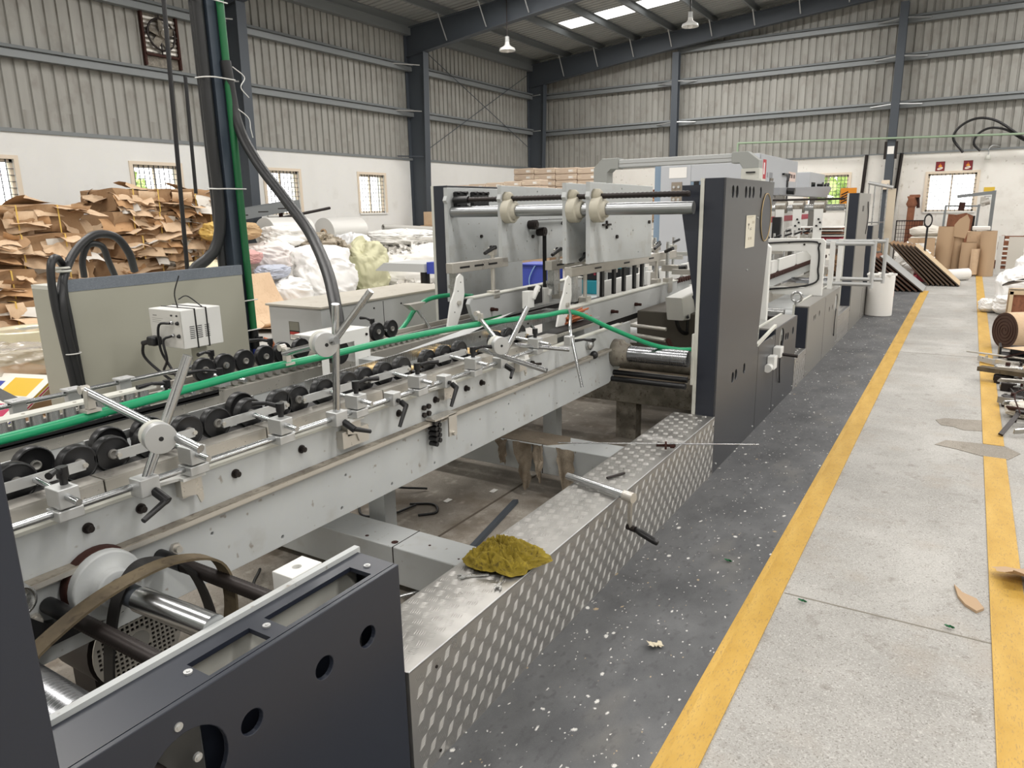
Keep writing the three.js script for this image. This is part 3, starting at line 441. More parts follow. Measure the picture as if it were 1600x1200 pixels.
// ---------- rod supports carrying the green air pipe ----------
const GP = [[-1.97, 1.08, 0.3], [-1.97, 1.075, -0.75], [-1.97, 1.083, -1.09], [-1.97, 1.096, -1.52], [-1.97, 1.09, -1.82], [-1.96, 1.09, -2.25], [-1.95, 1.072, -2.82], [-1.9, 1.045, -3.35], [-1.86, 1.03, -3.65], [-1.72, 0.92, -3.85], [-1.55, 0.805, -4.05], [-1.42, 0.765, -4.16], [-1.33, 0.765, -4.2]];
solo('air_pipe', 'bright green air pipe running along the near conveyor into the navy tower', 'pipe', tube(GP, 0.0135, 120, 12), M.green);
function hubUnit(label, o) {
  thing('pipe_support', label, 'rod stand', (add) => {
    add('upright_rod', cyl(o.b, o.t, 0.0125, 16), M.chrome); add('cross_rod', cyl(o.c, o.d, 0.0115, 16), M.chrome);
    const [x, y, z] = o.h, dx = V(...o.n).normalize();
    const q = (s) => [x + dx.x * s, y + dx.y * s, z + dx.z * s], r = o.r || 0.038;
    add('hub_disc', [lathe([[0.006, 0.03], [r, 0.03], [r + 0.001, 0.028], [r + 0.001, 0.004], [r, 0.002], [0.006, 0.002]], q(0), q(1), 28)], M.alu);
    add('hub_disc', [lathe([[0, -0.002], [r, -0.002], [r, -0.028], [0, -0.03]], q(0), q(1), 28)], M.cream);
    add('hub_bore', cyl(q(0.028), q(0.0305), 0.006, 12), M.black);
    if (o.e) add('handle_rod', cyl(o.e[0], o.e[1], 0.011, 14), M.steel);
    add('rail_clamp', [bc(o.b[0], 0.925, o.b[2], 0.05, 0.05, 0.055, 0.004)], M.alu);
    add('clamp_lever', [cyl([o.b[0] + 0.02, 0.91, o.b[2] - 0.01], [o.b[0] + 0.06, 0.885, o.b[2] - 0.02], 0.012, 12), cyl([o.b[0] + 0.055, 0.888, o.b[2] - 0.02], [o.b[0] + 0.075, 0.865, o.b[2] + o.lv], 0.009, 10, 0.007)], M.black);
    add('pipe_saddle', [bar(o.s, [o.s[0], o.s[1] - 0.05, o.s[2]], 0.02, 0.02), bc(o.s[0], o.s[1] - 0.055, o.s[2], 0.035, 0.008, 0.04), cyl([o.s[0] - 0.02, o.s[1], o.s[2] + 0.012], [o.s[0] - 0.02, o.s[1], o.s[2] - 0.012], 0.012, 12)], M.inox);
  });
}
hubUnit('rod stand with pale hub discs and leaning upright at the lower left', { b: [-1.745, 0.93, -0.99], t: [-1.685, 1.25, -1.118], c: [-2.0, 1.15, -1.0], d: [-1.56, 1.039, -1.037], h: [-1.675, 1.065, -1.0], n: [1, 0, 0.3], s: [-1.97, 1.15, -1.0], lv: 0.06 });
hubUnit('rod stand with tall upright post and hub below the black hose end', { b: [-1.76, 0.93, -1.69], t: [-1.69, 1.32, -1.655], c: [-1.98, 1.13, -1.68], d: [-1.64, 1.215, -1.6], h: [-1.7, 1.2, -1.6], n: [1, 0, 0.45], e: [[-1.68, 1.2, -1.62], [-1.55, 1.366, -1.671]], s: [-1.97, 1.15, -1.68], lv: -0.08 });
hubUnit('rod stand with splayed chrome rods at the middle of the conveyor', { b: [-1.76, 0.92, -2.72], t: [-1.69, 1.165, -2.857], c: [-1.8, 1.0, -2.62], d: [-1.5, 0.915, -2.693], h: [-1.69, 1.03, -2.6], n: [1, 0, 0.5], e: [[-1.72, 1.04, -2.64], [-1.94, 1.09, -2.84]], s: [-1.95, 1.12, -2.85], lv: 0.03 });
thing('pipe_hook', 'thin chrome rod hook holding up the green pipe near the tower', 'rod', (add) => { add('rod', tube([[-1.86, 1.046, -3.6], [-1.8, 1.03, -3.5], [-1.73, 0.98, -3.36], [-1.69, 0.9, -3.32], [-1.62, 0.7, -3.28]], 0.0085, 30, 10), M.chrome); add('clamp', bc(-1.72, 0.93, -3.33, 0.04, 0.05, 0.05, 0.004), M.alu); add('cross_rod', cyl([-1.85, 0.95, -3.0], [-1.6, 0.93, -3.1], 0.01, 12), M.chrome); add('clamp_lever', [...lever([-1.66, 0.915, -3.5], 2.2, -0.01, 0.12)], M.black); });
// brass roller row at the end of the near conveyor
for (let i = 0; i < 6; i++) { const z = [-2.29, -2.335, -2.68, -2.73, -2.78, -3.24][i]; thing('guide_roller', `small brass and black guide roller, ${['first', 'second', 'third', 'fourth', 'fifth', 'sixth'][i]} along the near conveyor`, 'roller', (add) => { add('roller', cyl([BX - 0.19, 0.945, z], [BX - 0.12, 0.945, z], 0.019, 16), M.brass); add('end_cap', cyl([BX - 0.12, 0.945, z], [BX - 0.1, 0.945, z], 0.014, 12), M.black); }, { group: 'brass guide rollers on the near conveyor' }); }
// ---------- crank handle, rag and loose bits on the tread box ----------
thing('crank_handle', 'steel crank with black grip lying over the tread plate box', 'crank', (add) => {
  add('shaft', cyl([-1.47, 0.388, -2.83], [-1.135, 0.388, -2.74], 0.017, 20), M.chrome); add('boss', cyl([-1.15, 0.388, -2.744], [-1.1, 0.388, -2.73], 0.023, 20), M.inox);
  add('arm', bar([-1.118, 0.4, -2.735], [-1.128, 0.23, -2.76], 0.012, 0.032, 0.004), M.inox); add('pivot', cyl([-1.14, 0.235, -2.764], [-1.095, 0.235, -2.75], 0.014, 14), M.iron);
  add('grip', lathe([[0.004, 0], [0.012, 0.004], [0.015, 0.03], [0.014, 0.1], [0.011, 0.122], [0, 0.125]], [-1.098, 0.235, -2.752], [-1.0, 0.215, -2.722], 18), M.black);
});
{ // crumpled rag: folds gathered to the middle, ragged hem spread on the plate
  const f1 = fbm(71, 5, 4), f2 = fbm(83, 9, 3), A = 110, B = 46, pos = [], idx = [];
  for (let j = 0; j <= B; j++) for (let i = 0; i < A; i++) { const th = i / A * 6.28319, t = j / B, u = i / A; const rim = 0.105 * (0.85 + 0.55 * f1(u, 0.2)) * (1 + 0.45 * Math.max(0, Math.cos(th - 5.6)) ** 4); const ridge = 1 - Math.abs(2 * f1(u * 2, t * 0.5 + 0.13) - 1) * 1.8, fine = 1 - Math.abs(2 * f2(u * 2 + t * 0.2, t * 0.7) - 1) * 1.7; const dome = Math.max(0, 1 - Math.pow(t, 2.2)); const h = 0.006 + dome * (0.034 + 0.05 * ridge * Math.min(1, t * 3 + 0.3) + 0.016 * fine) + (1 - dome) * 0.012 * Math.max(0, ridge); const rad = rim * t * (1 + 0.1 * (fine - 0.5)); pos.push(Math.cos(th) * rad * 1.1 - 1.3, 0.3665 + Math.max(0, h), Math.sin(th) * rad * 0.95 - 1.985); }
  for (let j = 0; j < B; j++) for (let i = 0; i < A; i++) { const a = j * A + i, b = j * A + (i + 1) % A, c = a + A, d = b + A; idx.push(a, b, c, b, d, c); }
  const g = new THREE.BufferGeometry(); g.setAttribute('position', new THREE.Float32BufferAttribute(pos, 3)); g.setIndex(idx); g.computeVertexNormals();
  solo('cleaning_rag', 'crumpled mustard yellow cleaning rag on the tread plate box', 'rag', clean(g), M.cloth);
}
function wrench(label, p, ang, L) { thing('open_spanner', label, 'spanner', (add) => { const jaw = [[-0.004, 0], [-0.013, 0.012], [-0.011, 0.026], [-0.006, 0.03], [-0.006, 0.016], [0.006, 0.016], [0.006, 0.03], [0.011, 0.026], [0.013, 0.012], [0.004, 0]]; const g = prism('y', [...jaw.map(([u, v]) => [u, v + L]), [0.004, 0], [-0.004, 0]], 0, 0.006); g.rotateY(ang).translate(...p); add('spanner', g, M.steel); }); }
wrench('small open ended spanner beneath the yellow rag nearest the plate edge', [-1.25, 0.368, -1.93], 0.35, 0.09); wrench('small open ended spanner poking from the left of the rag', [-1.29, 0.368, -1.89], -0.9, 0.08);
thing('draw_rod', 'thin steel rod with brown collar lying across the tread box', 'rod', (add) => { add('rod', cyl([-1.72, 0.405, -3.2], [-0.79, 0.42, -3.62], 0.0035, 8), M.chrome); add('collar', [cyl([-1.26, 0.4, -3.42], [-1.17, 0.4, -3.46], 0.008, 10), cyl([-1.22, 0.4, -3.436], [-1.21, 0.4, -3.44], 0.022, 14), cyl([-1.195, 0.4, -3.448], [-1.175, 0.4, -3.457], 0.014, 12)], M.rust); });
solo('steel_pin', 'small dark steel pin lying on the tread plate box', 'pin', cyl([-1.316, 0.373, -2.93], [-1.27, 0.373, -3.03], 0.006, 8), M.iron);

// ================= far conveyor =================
const FX = -2.5;
thing('conveyor_beam', 'grey far conveyor beam with row of steel rollers behind the green pipe', 'conveyor', (add) => {
  const z0 = -4.0, z1 = 0.3;
  add('web_plate', box(FX - 0.02, FX, 0.545, 0.9, z0, z1), M.paint);
  add('outer_plate', box(FX - 0.26, FX - 0.24, 0.55, 0.9, z0, z1), M.paint);
  add('belt_bed', box(FX - 0.215, FX - 0.06, 0.9, 0.918, z0, z1), M.inox);
  add('conveyor_belt', box(FX - 0.17, FX - 0.09, 0.918, 0.925, z0, z1), M.beltDark);
  add('guide_strip', box(FX - 0.072, FX - 0.066, 0.918, 0.93, z0, z1), M.greenDark);
  add('side_rail', [box(FX - 0.055, FX + 0.004, 0.9, 0.912, z0, z1), box(FX - 0.004, FX + 0.004, 0.86, 0.9, z0, z1)], M.inox);
  add('roller_strip', [box(FX - 0.03, FX + 0.024, 0.99, 0.998, -1.5, z1)], M.cream); for (let z = -0.1; z > -1.5; z -= 0.16) add('strip_screw', cyl([FX, 0.998, z], [FX, 1.0, z], 0.006, 8), M.inox);
  add('roller_tray', [box(FX + 0.004, FX + 0.034, 0.912, 0.918, -1.75, z1), box(FX + 0.03, FX + 0.034, 0.905, 0.93, -1.75, z1)], M.black);
  for (let z = 0.0; z > -1.5; z -= 0.052) add('guide_roller', [cyl([FX + 0.006, 0.921, z], [FX + 0.006, 0.989, z], 0.02, 14)], M.steel);
  add('guide_rod', cyl([FX - 0.17, 0.995, -1.9], [FX - 0.17, 0.995, z1], 0.009, 14), M.chrome);
  for (const z of [-0.85, -1.12, -1.3, -1.49]) add('rod_clamp', [bc(FX - 0.165, 1.008, z, 0.055, 0.008, 0.06, 0.002), bc(FX - 0.17, 0.98, z, 0.03, 0.05, 0.045, 0.002), cyl([FX - 0.155, 1.012, z + 0.012], [FX - 0.155, 1.014, z + 0.012], 0.006, 10)], M.alu);
  add('side_skirt', box(FX - 0.255, FX - 0.235, 0.9, 0.94, z0, -1.5), M.inox);
  for (let z = -1.6; z > -3.3; z -= 0.045) add('toothed_roller', cyl([FX - 0.05, 0.928, z], [FX - 0.02, 0.928, z], 0.014, 10), M.panelGrey);
});
[[-1.8, -1.9, -2.0], [-2.11, -2.21, -2.32], [-2.85, -2.96]].forEach((zs, i) => thing('wheel_bracket', ['black pressure wheels on far conveyor in front of the beige cabinet', 'black pressure wheels on far conveyor below the white metal cabinet', 'pair of black pressure wheels on far conveyor near the navy tower'][i], 'wheel bracket', (add) => {
  for (const z of zs) wheel(add, FX - 0.12, 0.985, z, 0.05, 0.026);
  add('arm', bar([FX - 0.15, 0.985, zs[0] + 0.02], [FX - 0.15, 0.985, zs[zs.length - 1] - 0.02], 0.008, 0.028), M.alu);
  const zm = (zs[0] + zs[zs.length - 1]) / 2; add('cross_rod', cyl([FX - 0.25, 0.99, zm], [FX - 0.1, 0.985, zm], 0.008, 12), M.chrome);
  add('bracket', box(FX - 0.235, FX - 0.15, 0.925, 0.96, zm - 0.03, zm + 0.03, 0.003), M.inox); add('clamp_lever', lever([FX - 0.2, 1.0, zm], 1.2 + i, 0.03, 0.09), M.black);
}));
[-1.55, -1.78].forEach((z, i) => thing('clamp_lever_rod', ['chrome stub rod with black lever beside the far rail, nearer one', 'chrome stub rod with black lever beside the far rail, farther one'][i], 'clamp', (add) => { add('rod', cyl([FX - 0.02, 0.975, z], [FX + 0.14, 0.968, z - 0.02], 0.0085, 12), M.chrome); add('block', box(FX - 0.02, FX + 0.04, 0.935, 0.965, z - 0.025, z + 0.025, 0.003), M.alu); add('lever', lever([FX + 0.01, 0.965, z], 1.5 + i * 0.5, 0.03, 0.12), M.black); }));
thing('hose_housing', 'white sheet metal housing where the black hose ends', 'housing', (add) => {
  add('cover', [box(-2.46, -2.3, 1.085, 1.09, -2.45, -2.15), box(-2.304, -2.3, 0.918, 1.085, -2.45, -2.35), box(-2.304, -2.3, 0.918, 1.085, -2.19, -2.15), box(-2.304, -2.3, 1.04, 1.085, -2.35, -2.19), box(-2.46, -2.304, 0.918, 1.085, -2.45, -2.446)], M.white);
  add('blower', cyl([-2.42, 1.0, -2.28], [-2.32, 1.0, -2.28], 0.055, 20), M.black);
  for (const y of [0.95, 1.06]) add('screw', screwX(-2.3, y, -2.43, 0.006), M.iron);
});
thing('flexible_hose', 'thick black flexible hose curving down from the cable pole', 'hose', (add) => { add('hose', tube([[-3.68, 2.45, -2.9], [-3.66, 2.13, -2.92], [-3.5, 1.907, -2.895], [-3.25, 1.688, -2.859], [-3.0, 1.499, -2.793], [-2.7, 1.318, -2.606], [-2.48, 1.16, -2.43], [-2.42, 1.085, -2.38]], 0.03, 80, 14), M.hose); add('hose_cuff', cyl([-2.41, 1.11, -2.385], [-2.4, 1.06, -2.37], 0.034, 16), M.black); });
// middle deck between the conveyors, up to the folding plates
thing('folding_deck', 'grey sloped folding deck plate between the two conveyors', 'deck', (add) => {
  add('rail_plate', prism('x', [[-1.9, 0.93], [-1.9, 0.97], [-4.2, 1.0], [-4.2, 0.93]], -2.14, -2.13), M.steel);
  add('deck_plate', prism('y', [[-2.14, -2.2], [-2.14, -4.2], [-2.34, -4.2], [-2.34, -3.3]], 0.955, 0.96), M.lightGrey);
  add('fold_blade', (() => { const g = strip([[[-2.15, 0.965, -2.9], [-2.16, 0.962, -2.9]], [[-2.16, 1.035, -3.5], [-2.34, 0.97, -3.4]], [[-2.18, 1.03, -4.15], [-2.36, 0.99, -4.15]]]); return g; })(), M.lightGrey);
  for (const z of [-2.3, -2.75, -3.1, -3.6]) add('rivet', capX(-2.13, 0.955, z, 0.006, 0.004, 8), M.iron);
  for (const z of [-2.25, -2.28, -2.32, -2.6, -2.66, -2.72, -2.78, -3.2, -3.25]) add('idler_roller', [cyl([-2.13, 0.95, z], [-2.09, 0.95, z], 0.017, 12)], M.brass);
  for (const z of [-4.15, -2.45]) add('support', box(-2.3, -2.2, 0, 0.955, z, z + 0.08), M.paint);
});
// ================= folding tower =================
function tower(name, label, o) {
  return thing(name, label, 'cabinet', (add) => {
    const sp = add('side_plate', prism('x', o.side, XO - 0.012, XO, o.holes || [], 0.002), o.mat || M.navySheen);
    add('front_plate', box(XI + 0.025, XO - 0.012, 0, o.h, o.z0 - 0.02, o.z0, 0.002), M.navy);
    add('inner_plate', prism('x', o.inner || o.side, XI, XI + 0.022), M.cream);
    add('top_plate', box(XI + 0.022, XO - 0.012, o.h - 0.012, o.h, o.z1, o.z0 - 0.02), M.panelGrey);
    (o.more || (() => {}))(add, sp);
  });
}
tower('side_tower', 'tall navy side tower with painted grey sheen, pasted notice and row of holes at the top', {
  z0: -4.19, z1: -5.38, h: 1.755, side: [[-4.19, 0], [-4.19, 1.755], [-5.38, 1.755], [-5.32, 1.45], [-5.15, 0.63], [-5.735, 0.63], [-5.735, 0]],
  holes: [[-4.34, 1.68], [-4.43, 1.68], [-4.63, 1.68], [-4.72, 1.68], [-4.81, 1.68], [-5.0, 1.68], [-4.55, 0.535], [-4.625, 0.54], [-4.83, 0.54]].map(([z, y]) => circ(z, y, 0.027, 18, 0.036)),
  more: (add, sp) => {
    add('round_door', [capX(XO - 0.004, 1.52, -5.17, 0.15, 0.008, 40)].map((g) => g.translate(0, -1.52, 5.17).scale(1, 1.0, 0.9).translate(0, 1.52, -5.17)), M.navy);
    add('door_cord', tube(circ(-5.17, 1.52, 0.137, 24, 0.156).map(([z, y]) => [XO + 0.005, y, z]), 0.003, 60, 6, true), M.brass);
    const nt = canvasTex(128, 220, (c, w, h) => { c.fillStyle = '#cfc9b8'; c.fillRect(0, 0, w, h); c.fillStyle = '#a99f88'; for (const [x, y, a, b] of [[10, 8, 90, 3], [16, 16, 60, 2]]) c.fillRect(x, y, a, b); c.fillStyle = '#5a564c'; c.beginPath(); c.arc(36, 62, 9, 0, 7); c.fill(); c.fillRect(33, 68, 5, 26); c.fillRect(56, 86, 6, 16); c.fillRect(66, 84, 12, 4); c.fillRect(66, 94, 12, 5); c.fillStyle = '#a39a86'; for (const [x, w] of [[38, 12], [56, 5], [68, 14]]) c.fillRect(x, 148, w, 18); c.fillStyle = '#b7ae9a'; c.fillRect(80, 40, 34, 18); });
    const p = new THREE.PlaneGeometry(0.23, 0.2); p.rotateY(Math.PI / 2).translate(XO + 0.002, 1.44, -4.78);
    add('pasted_notice', clean(p), std({ map: nt, roughness: 0.8 }), undefined, false);
    add('gusset', prism('z', [[-1.326, 1.72], [-1.435, 1.72], [-1.435, 1.58], [-1.326, 0.98]], -4.24, -4.2), M.navy);
    add('panel_joint', box(XO, XO + 0.0008, 0.02, 0.62, -5.21, -5.204), M.black);
    add('cream_edge', bar([XO - 0.004, 0.642, -5.16], [XO - 0.004, 0.7, -5.735], 0.02, 0.02), M.cream);
    for (const [y, z] of [[0.05, -4.25], [0.05, -5.68], [0.05, -5.15], [1.2, -4.75], [1.52, -4.95], [0.62, -5.6]]) add('screw', screwX(XO, y, z, 0.007), M.alu);
    add('handwheel_block', [box(XO, XO + 0.055, 0.4, 0.5, -5.6, -5.5, 0.006), cyl([XO + 0.02, 0.42, -5.51], [XO + 0.02, 0.42, -5.44], 0.03, 18)], M.white); const k = add('handwheel_block', box(XO, XO + 0.06, 0.46, 0.54, -5.78, -5.68, 0.006), M.white);
    mesh('threaded_stud', cyl([XO + 0.05, 0.48, -5.74], [XO + 0.17, 0.47, -5.76], 0.012, 12), M.iron, k);
  },
});
tower('side_tower', 'dark navy tower on the far side of the machine behind the green hose', { z0: -4.19, z1: -5.0, h: 1.775, side: [[-4.19, 0], [-4.19, 1.775], [-5.0, 1.775], [-5.0, 0]], inner: [[-4.19, 0], [-4.19, 1.775], [-5.0, 1.775], [-5.0, 0]] }).position.x -= 1.935;
// folding plates hanging from the upper shafts
const plateHoles = (a, y) => [circ(a, y, 0.006, 8), circ(a - 0.3, y + 0.01, 0.006, 8)];
[[-3.0, 0.98, 'light grey hanging side plate fixed to the far navy tower', -5.0], [-2.57, 1.255, 'light grey hanging plate with black belt rollers, second from the far tower', -4.93], [-2.1, 1.26, 'light grey hanging plate close behind the one nearest the near tower', -4.9], [-1.94, 1.262, 'light grey hanging plate nearest the near navy tower', -5.05]].forEach(([x, yb, lab, zb], i) => thing('hanging_plate', lab, 'plate', (add) => {
  add('plate', prism('x', [[-4.03, yb + 0.01], [-4.03, 1.65], [-4.015, 1.67], [-4.03, 1.7], [-4.03, 1.755], [zb, 1.755 - (i ? 0.01 : 0)], [zb, yb - (i === 3 ? 0.01 : 0)]], x - 0.03, x, [circ(-4.35, 1.35 + 0.04 * i, 0.006, 8), circ(-4.7, 1.45, 0.006, 8), circ(-4.5, 1.72, 0.006, 8), circ(-4.8, 1.3, 0.005, 8)], 0.003), M.paint);
  if (i) { add('shaft_collar', lathe([[0.036, 0], [0.075, 0], [0.078, 0.004], [0.078, 0.055], [0.07, 0.06], [0.05, 0.06], [0.05, 0.085], [0.036, 0.085]], [x, 1.595, -4.083], [x + 1, 1.595, -4.083], 26), col(0xbdb8a8));
    add('nut', lathe([[0.017, 0], [0.045, 0], [0.045, 0.03], [0.03, 0.05], [0.017, 0.05]], [x, 1.672, -4.083], [x + 1, 1.672, -4.083], 10), col(0xa8a290)); }
  for (const [y, z] of [[1.69, -4.75], [1.5, -4.98 + (zb + 5.05)], [1.42, -4.42]]) add('bolt', [capX(x, y, z, 0.013, 0.012, 6)], M.iron);
  if (i === 3) add('slot_key', [bar([x + 0.005, 1.5, -4.2], [x + 0.005, 1.5, -4.32], 0.012, 0.012), bar([x + 0.005, 1.475, -4.26], [x + 0.005, 1.525, -4.26], 0.012, 0.014)], M.iron);
  if (i === 1) { for (const [y, z] of [[1.5, -4.38], [1.45, -4.5]]) add('belt_roller', [cyl([x, y, z], [x + 0.06, y, z], 0.03, 20), cyl([x + 0.06, y, z], [x + 0.064, y, z], 0.016, 14)], M.iron);
    add('black_belt', [box(x + 0.02, x + 0.05, 1.528, 1.532, -4.9, -4.38), box(x + 0.02, x + 0.05, 1.0, 1.45, -4.532, -4.528), bar([x + 0.035, 1.47, -4.38], [x + 0.035, 1.48, -4.5], 0.03, 0.004)], M.black); }
  if (i === 0) { for (const dz of [0, 0.08, 0.2, 0.27, 0.34]) add('hex_bolt', [capX(x, 1.72, -4.12 - dz, 0.012, 0.05, 6), capX(x, 1.63, -4.12 - dz, 0.012, 0.05, 6)], M.black); add('bolt_plate', [box(x, x + 0.03, 1.625, 1.725, -4.22, -4.1), box(x, x + 0.03, 1.625, 1.725, -4.49, -4.3)], M.black); }
}));
thing('upper_shaft', 'thick chrome shaft across the top between the navy towers', 'shaft', (add) => { add('shaft', cyl([-3.0, 1.595, -4.083], [XI, 1.595, -4.083], 0.036, 28), std({ color: 0xa9abac, metalness: 1, roughness: 0.34 })); });
thing('upper_screw', 'dark oily threaded rod above the thick chrome shaft', 'rod', (add) => { const prof = []; for (let i = 0; i <= 120; i++) prof.push([0.015 + (i % 2 ? 0.0025 : 0), i / 120 * 1.6]); add('thread', lathe([[0, 0], ...prof, [0, 1.6]], [-2.95, 1.672, -4.083], [0, 1.672, -4.083], 12), M.iron); add('coupling', cyl([-2.98, 1.672, -4.083], [-2.86, 1.672, -4.083], 0.024, 16), M.black); });
thing('lower_shaft', 'thick steel shaft with oily flange between beam and navy tower', 'shaft', (add) => { add('shaft', cyl([BX + 0.08, 0.725, -4.097], [XI, 0.725, -4.097], 0.05, 28), M.chromeWorn); add('flange', lathe([[0.04, 0], [0.085, 0], [0.085, 0.05], [0.07, 0.06], [0.06, 0.1], [0.05, 0.1]], [BX + 0.001, 0.725, -4.097], [0, 0.725, -4.097], 28), M.oily); add('tower_flange', [box(XI - 0.012, XI, 0.55, 0.86, -4.28, -4.18)], M.cream); });
[[0.6, -4.09, 'upper'], [0.565, -4.06, 'lower']].forEach(([y, z, w]) => solo('tie_rod', `black tie rod under the thick steel shaft, ${w} one`, 'rod', cyl([BX - 0.02, y, z], [XI, y, z], 0.017, 14), M.black));
thing('knob_pair', 'pair of dark adjuster knobs on the beam near the steel shaft', 'knob', (add) => { add('gear_knob', lathe([[0, 0.03], [0.02, 0.03], [0.028, 0.02], [0.034, 0.02], [0.034, 0]], [BX, 0.84, -3.72], [0, 0.84, -3.72], 12), M.steel); add('ball_knob', clean(new THREE.SphereGeometry(0.024, 16, 12)).translate(BX + 0.03, 0.775, -3.74), M.black); });
// upper carrier rails above the far conveyor and the middle
function carrier(label, x, z0, z1, yt) {
  thing('upper_carrier', label, 'carrier rail', (add) => {
    add('rail', prism('x', [[z1, yt], [z1 + 0.02, yt - 0.03], [z1 - 0.01, yt - 0.1], [z1 - 0.06, yt - 0.16], [z0, yt - 0.16], [z0, yt]], x, x + 0.03, [], 0.003), M.lightGrey);
    add('top_lip', box(x - 0.03, x + 0.036, yt, yt + 0.008, z0, z1 - 0.02), M.cream);
    for (let k = 0; k < 3; k++) add('bolt', [capX(x + 0.03, yt - 0.09, z1 - 0.22 - 0.42 * k, 0.014, 0.02, 6), capX(x + 0.05, yt - 0.09, z1 - 0.22 - 0.42 * k, 0.01, 0.03, 12)], M.rust);
    add('under_belt', box(x - 0.01, x + 0.022, yt - 0.2, yt - 0.165, z0, z1 - 0.1), M.beltDark);
  });
}
carrier('light grey upper carrier rail nearest the near tower, with rusty bolts', -2.06, -5.9, -3.92, 1.0);
carrier('light grey upper carrier rail in front of the far tower plate', -2.6, -5.2, -3.66, 1.07);
function beamBar(label, x, z0, z1, y, lx) { thing('carrier_hanger', label, 'bar', (add) => {
  add('square_bar', box(x - 0.05, x, y - 0.03, y + 0.03, z0, z1, 0.003), M.inox);
  for (const z of lx) { add('post', [cyl([x - 0.025, y - 0.2, z], [x - 0.025, y + 0.07, z], 0.014, 14), bc(x - 0.025, y + 0.075, z, 0.045, 0.05, 0.045, 0.004), bc(x - 0.025, y - 0.2, z, 0.06, 0.05, 0.07, 0.004)], M.inox); add('clamp_lever', [cyl([x + 0.0, y + 0.1, z], [x - 0.01, y + 0.1, z + 0.04], 0.014, 12), cyl([x, y + 0.1, z + 0.02], [x + 0.01, y + 0.07, z + 0.14], 0.014, 12, 0.011)], M.black); }
  add('foot_block', [box(x - 0.05, x, y - 0.19, y - 0.03, z1 - 0.09, z1 - 0.03), box(x - 0.055, x + 0.005, y - 0.12, y - 0.1, z1 - 0.1, z1 - 0.02)], M.steel);
  for (const t of [0.3, 0.55, 0.8]) add('slot', box(x - 0.002, x + 0.002, y - 0.006, y + 0.006, z0 + (z1 - z0) * t - 0.05, z0 + (z1 - z0) * t + 0.05), M.black);
}); }
beamBar('square steel hanger bar with black lever in front of the far tower plate', -2.57, -4.1, -3.48, 1.27, [-3.95]);
beamBar('square steel hanger bar with black lever at the blue bin', -2.27, -4.75, -4.15, 1.245, [-4.28]);
beamBar('long square steel hanger bar with slots above the near upper carrier', -2.08, -6.0, -4.06, 1.215, [-4.3, -5.6]);
[[-2.53, -3.5, 1.24, 0.92, 'white notched lever plate standing on far rail by the navy tower'], [-1.99, -3.85, 1.215, 0.93, 'white notched lever plate standing beside the orange straws']].forEach(([x, z, yt, yb, lab]) => thing('lever_plate', lab, 'lever', (add) => { add('plate', prism('x', [[z, yt], [z - 0.03, yt - 0.02], [z - 0.035, yt - 0.12], [z - 0.01, yt - 0.2], [z + 0.06, yb], [z + 0.15, yb], [z + 0.1, yt - 0.16], [z + 0.06, yt - 0.1], [z + 0.03, yt - 0.02]], x - 0.012, x), M.white); for (const [dy, dz] of [[0.05, 0], [0.1, 0.03], [0.22, 0.07]]) add('hole', capX(x, yt - dy, z + dz, 0.004, 0.001, 8), M.iron); add('pivot', capX(x, yt - 0.17, z + 0.03, 0.014, 0.014, 14), M.inox); }));
[[-4.62], [-4.82], [-5.0], [-5.2], [-5.35]].forEach(([z], i) => solo('belt_strap', `black vertical belt strap hanging from long hanger bar, ${ords[i]} from the left`, 'strap', box(-2.14, -2.12, 1.0, 1.19, z - 0.018, z + 0.018), M.black));
thing('white_clamps', 'pair of white clamp blocks on the middle rail', 'clamp', (add) => { for (const z of [-3.95, -4.15]) { add('block', box(-2.36, -2.31, 0.99, 1.1, z - 0.04, z + 0.03, 0.004), M.white); add('lever', [bar([-2.31, 1.05, z - 0.02], [-2.29, 1.13, z - 0.06], 0.03, 0.02, 0.003), capX(-2.3, 1.1, z - 0.05, 0.008, 0.02)], M.white); } add('hinge', box(-2.36, -2.32, 1.01, 1.12, -4.11, -3.99), M.black); });
thing('straw_bundle', 'bundle of orange plastic straws beside the white lever plate', 'straws', (add) => { const r = rng(55); for (let i = 0; i < 36; i++) { const y = 0.93 + r() * 0.06, x = -2.02 + r() * 0.05, z = -3.9 + r() * 0.12; add('straw', cyl([x, y, z], [x + (r() - 0.5) * 0.06, y + (r() - 0.5) * 0.03, z - 0.2], 0.004, 5), M.copper); } });
solo('green_hose', 'green hose arching from the far rail to the navy tower plate', 'hose', tube([[-2.78, 0.91, -3.2], [-2.82, 0.96, -3.34], [-2.85, 1.02, -3.46], [-2.87, 1.06, -3.62], [-2.87, 1.062, -3.85], [-2.87, 1.03, -4.1]], 0.014, 40, 10), M.green);
thing('hose_post', 'short chrome post holding the green hose at the far rail', 'post', (add) => { add('post', cyl([-2.7, 0.9, -3.42], [-2.77, 1.05, -3.36], 0.01, 12), M.chrome); add('saddle', prism('x', [[-3.28, 1.07], [-3.44, 1.07], [-3.38, 1.03], [-3.34, 1.03]], -2.8, -2.75), M.inox); });
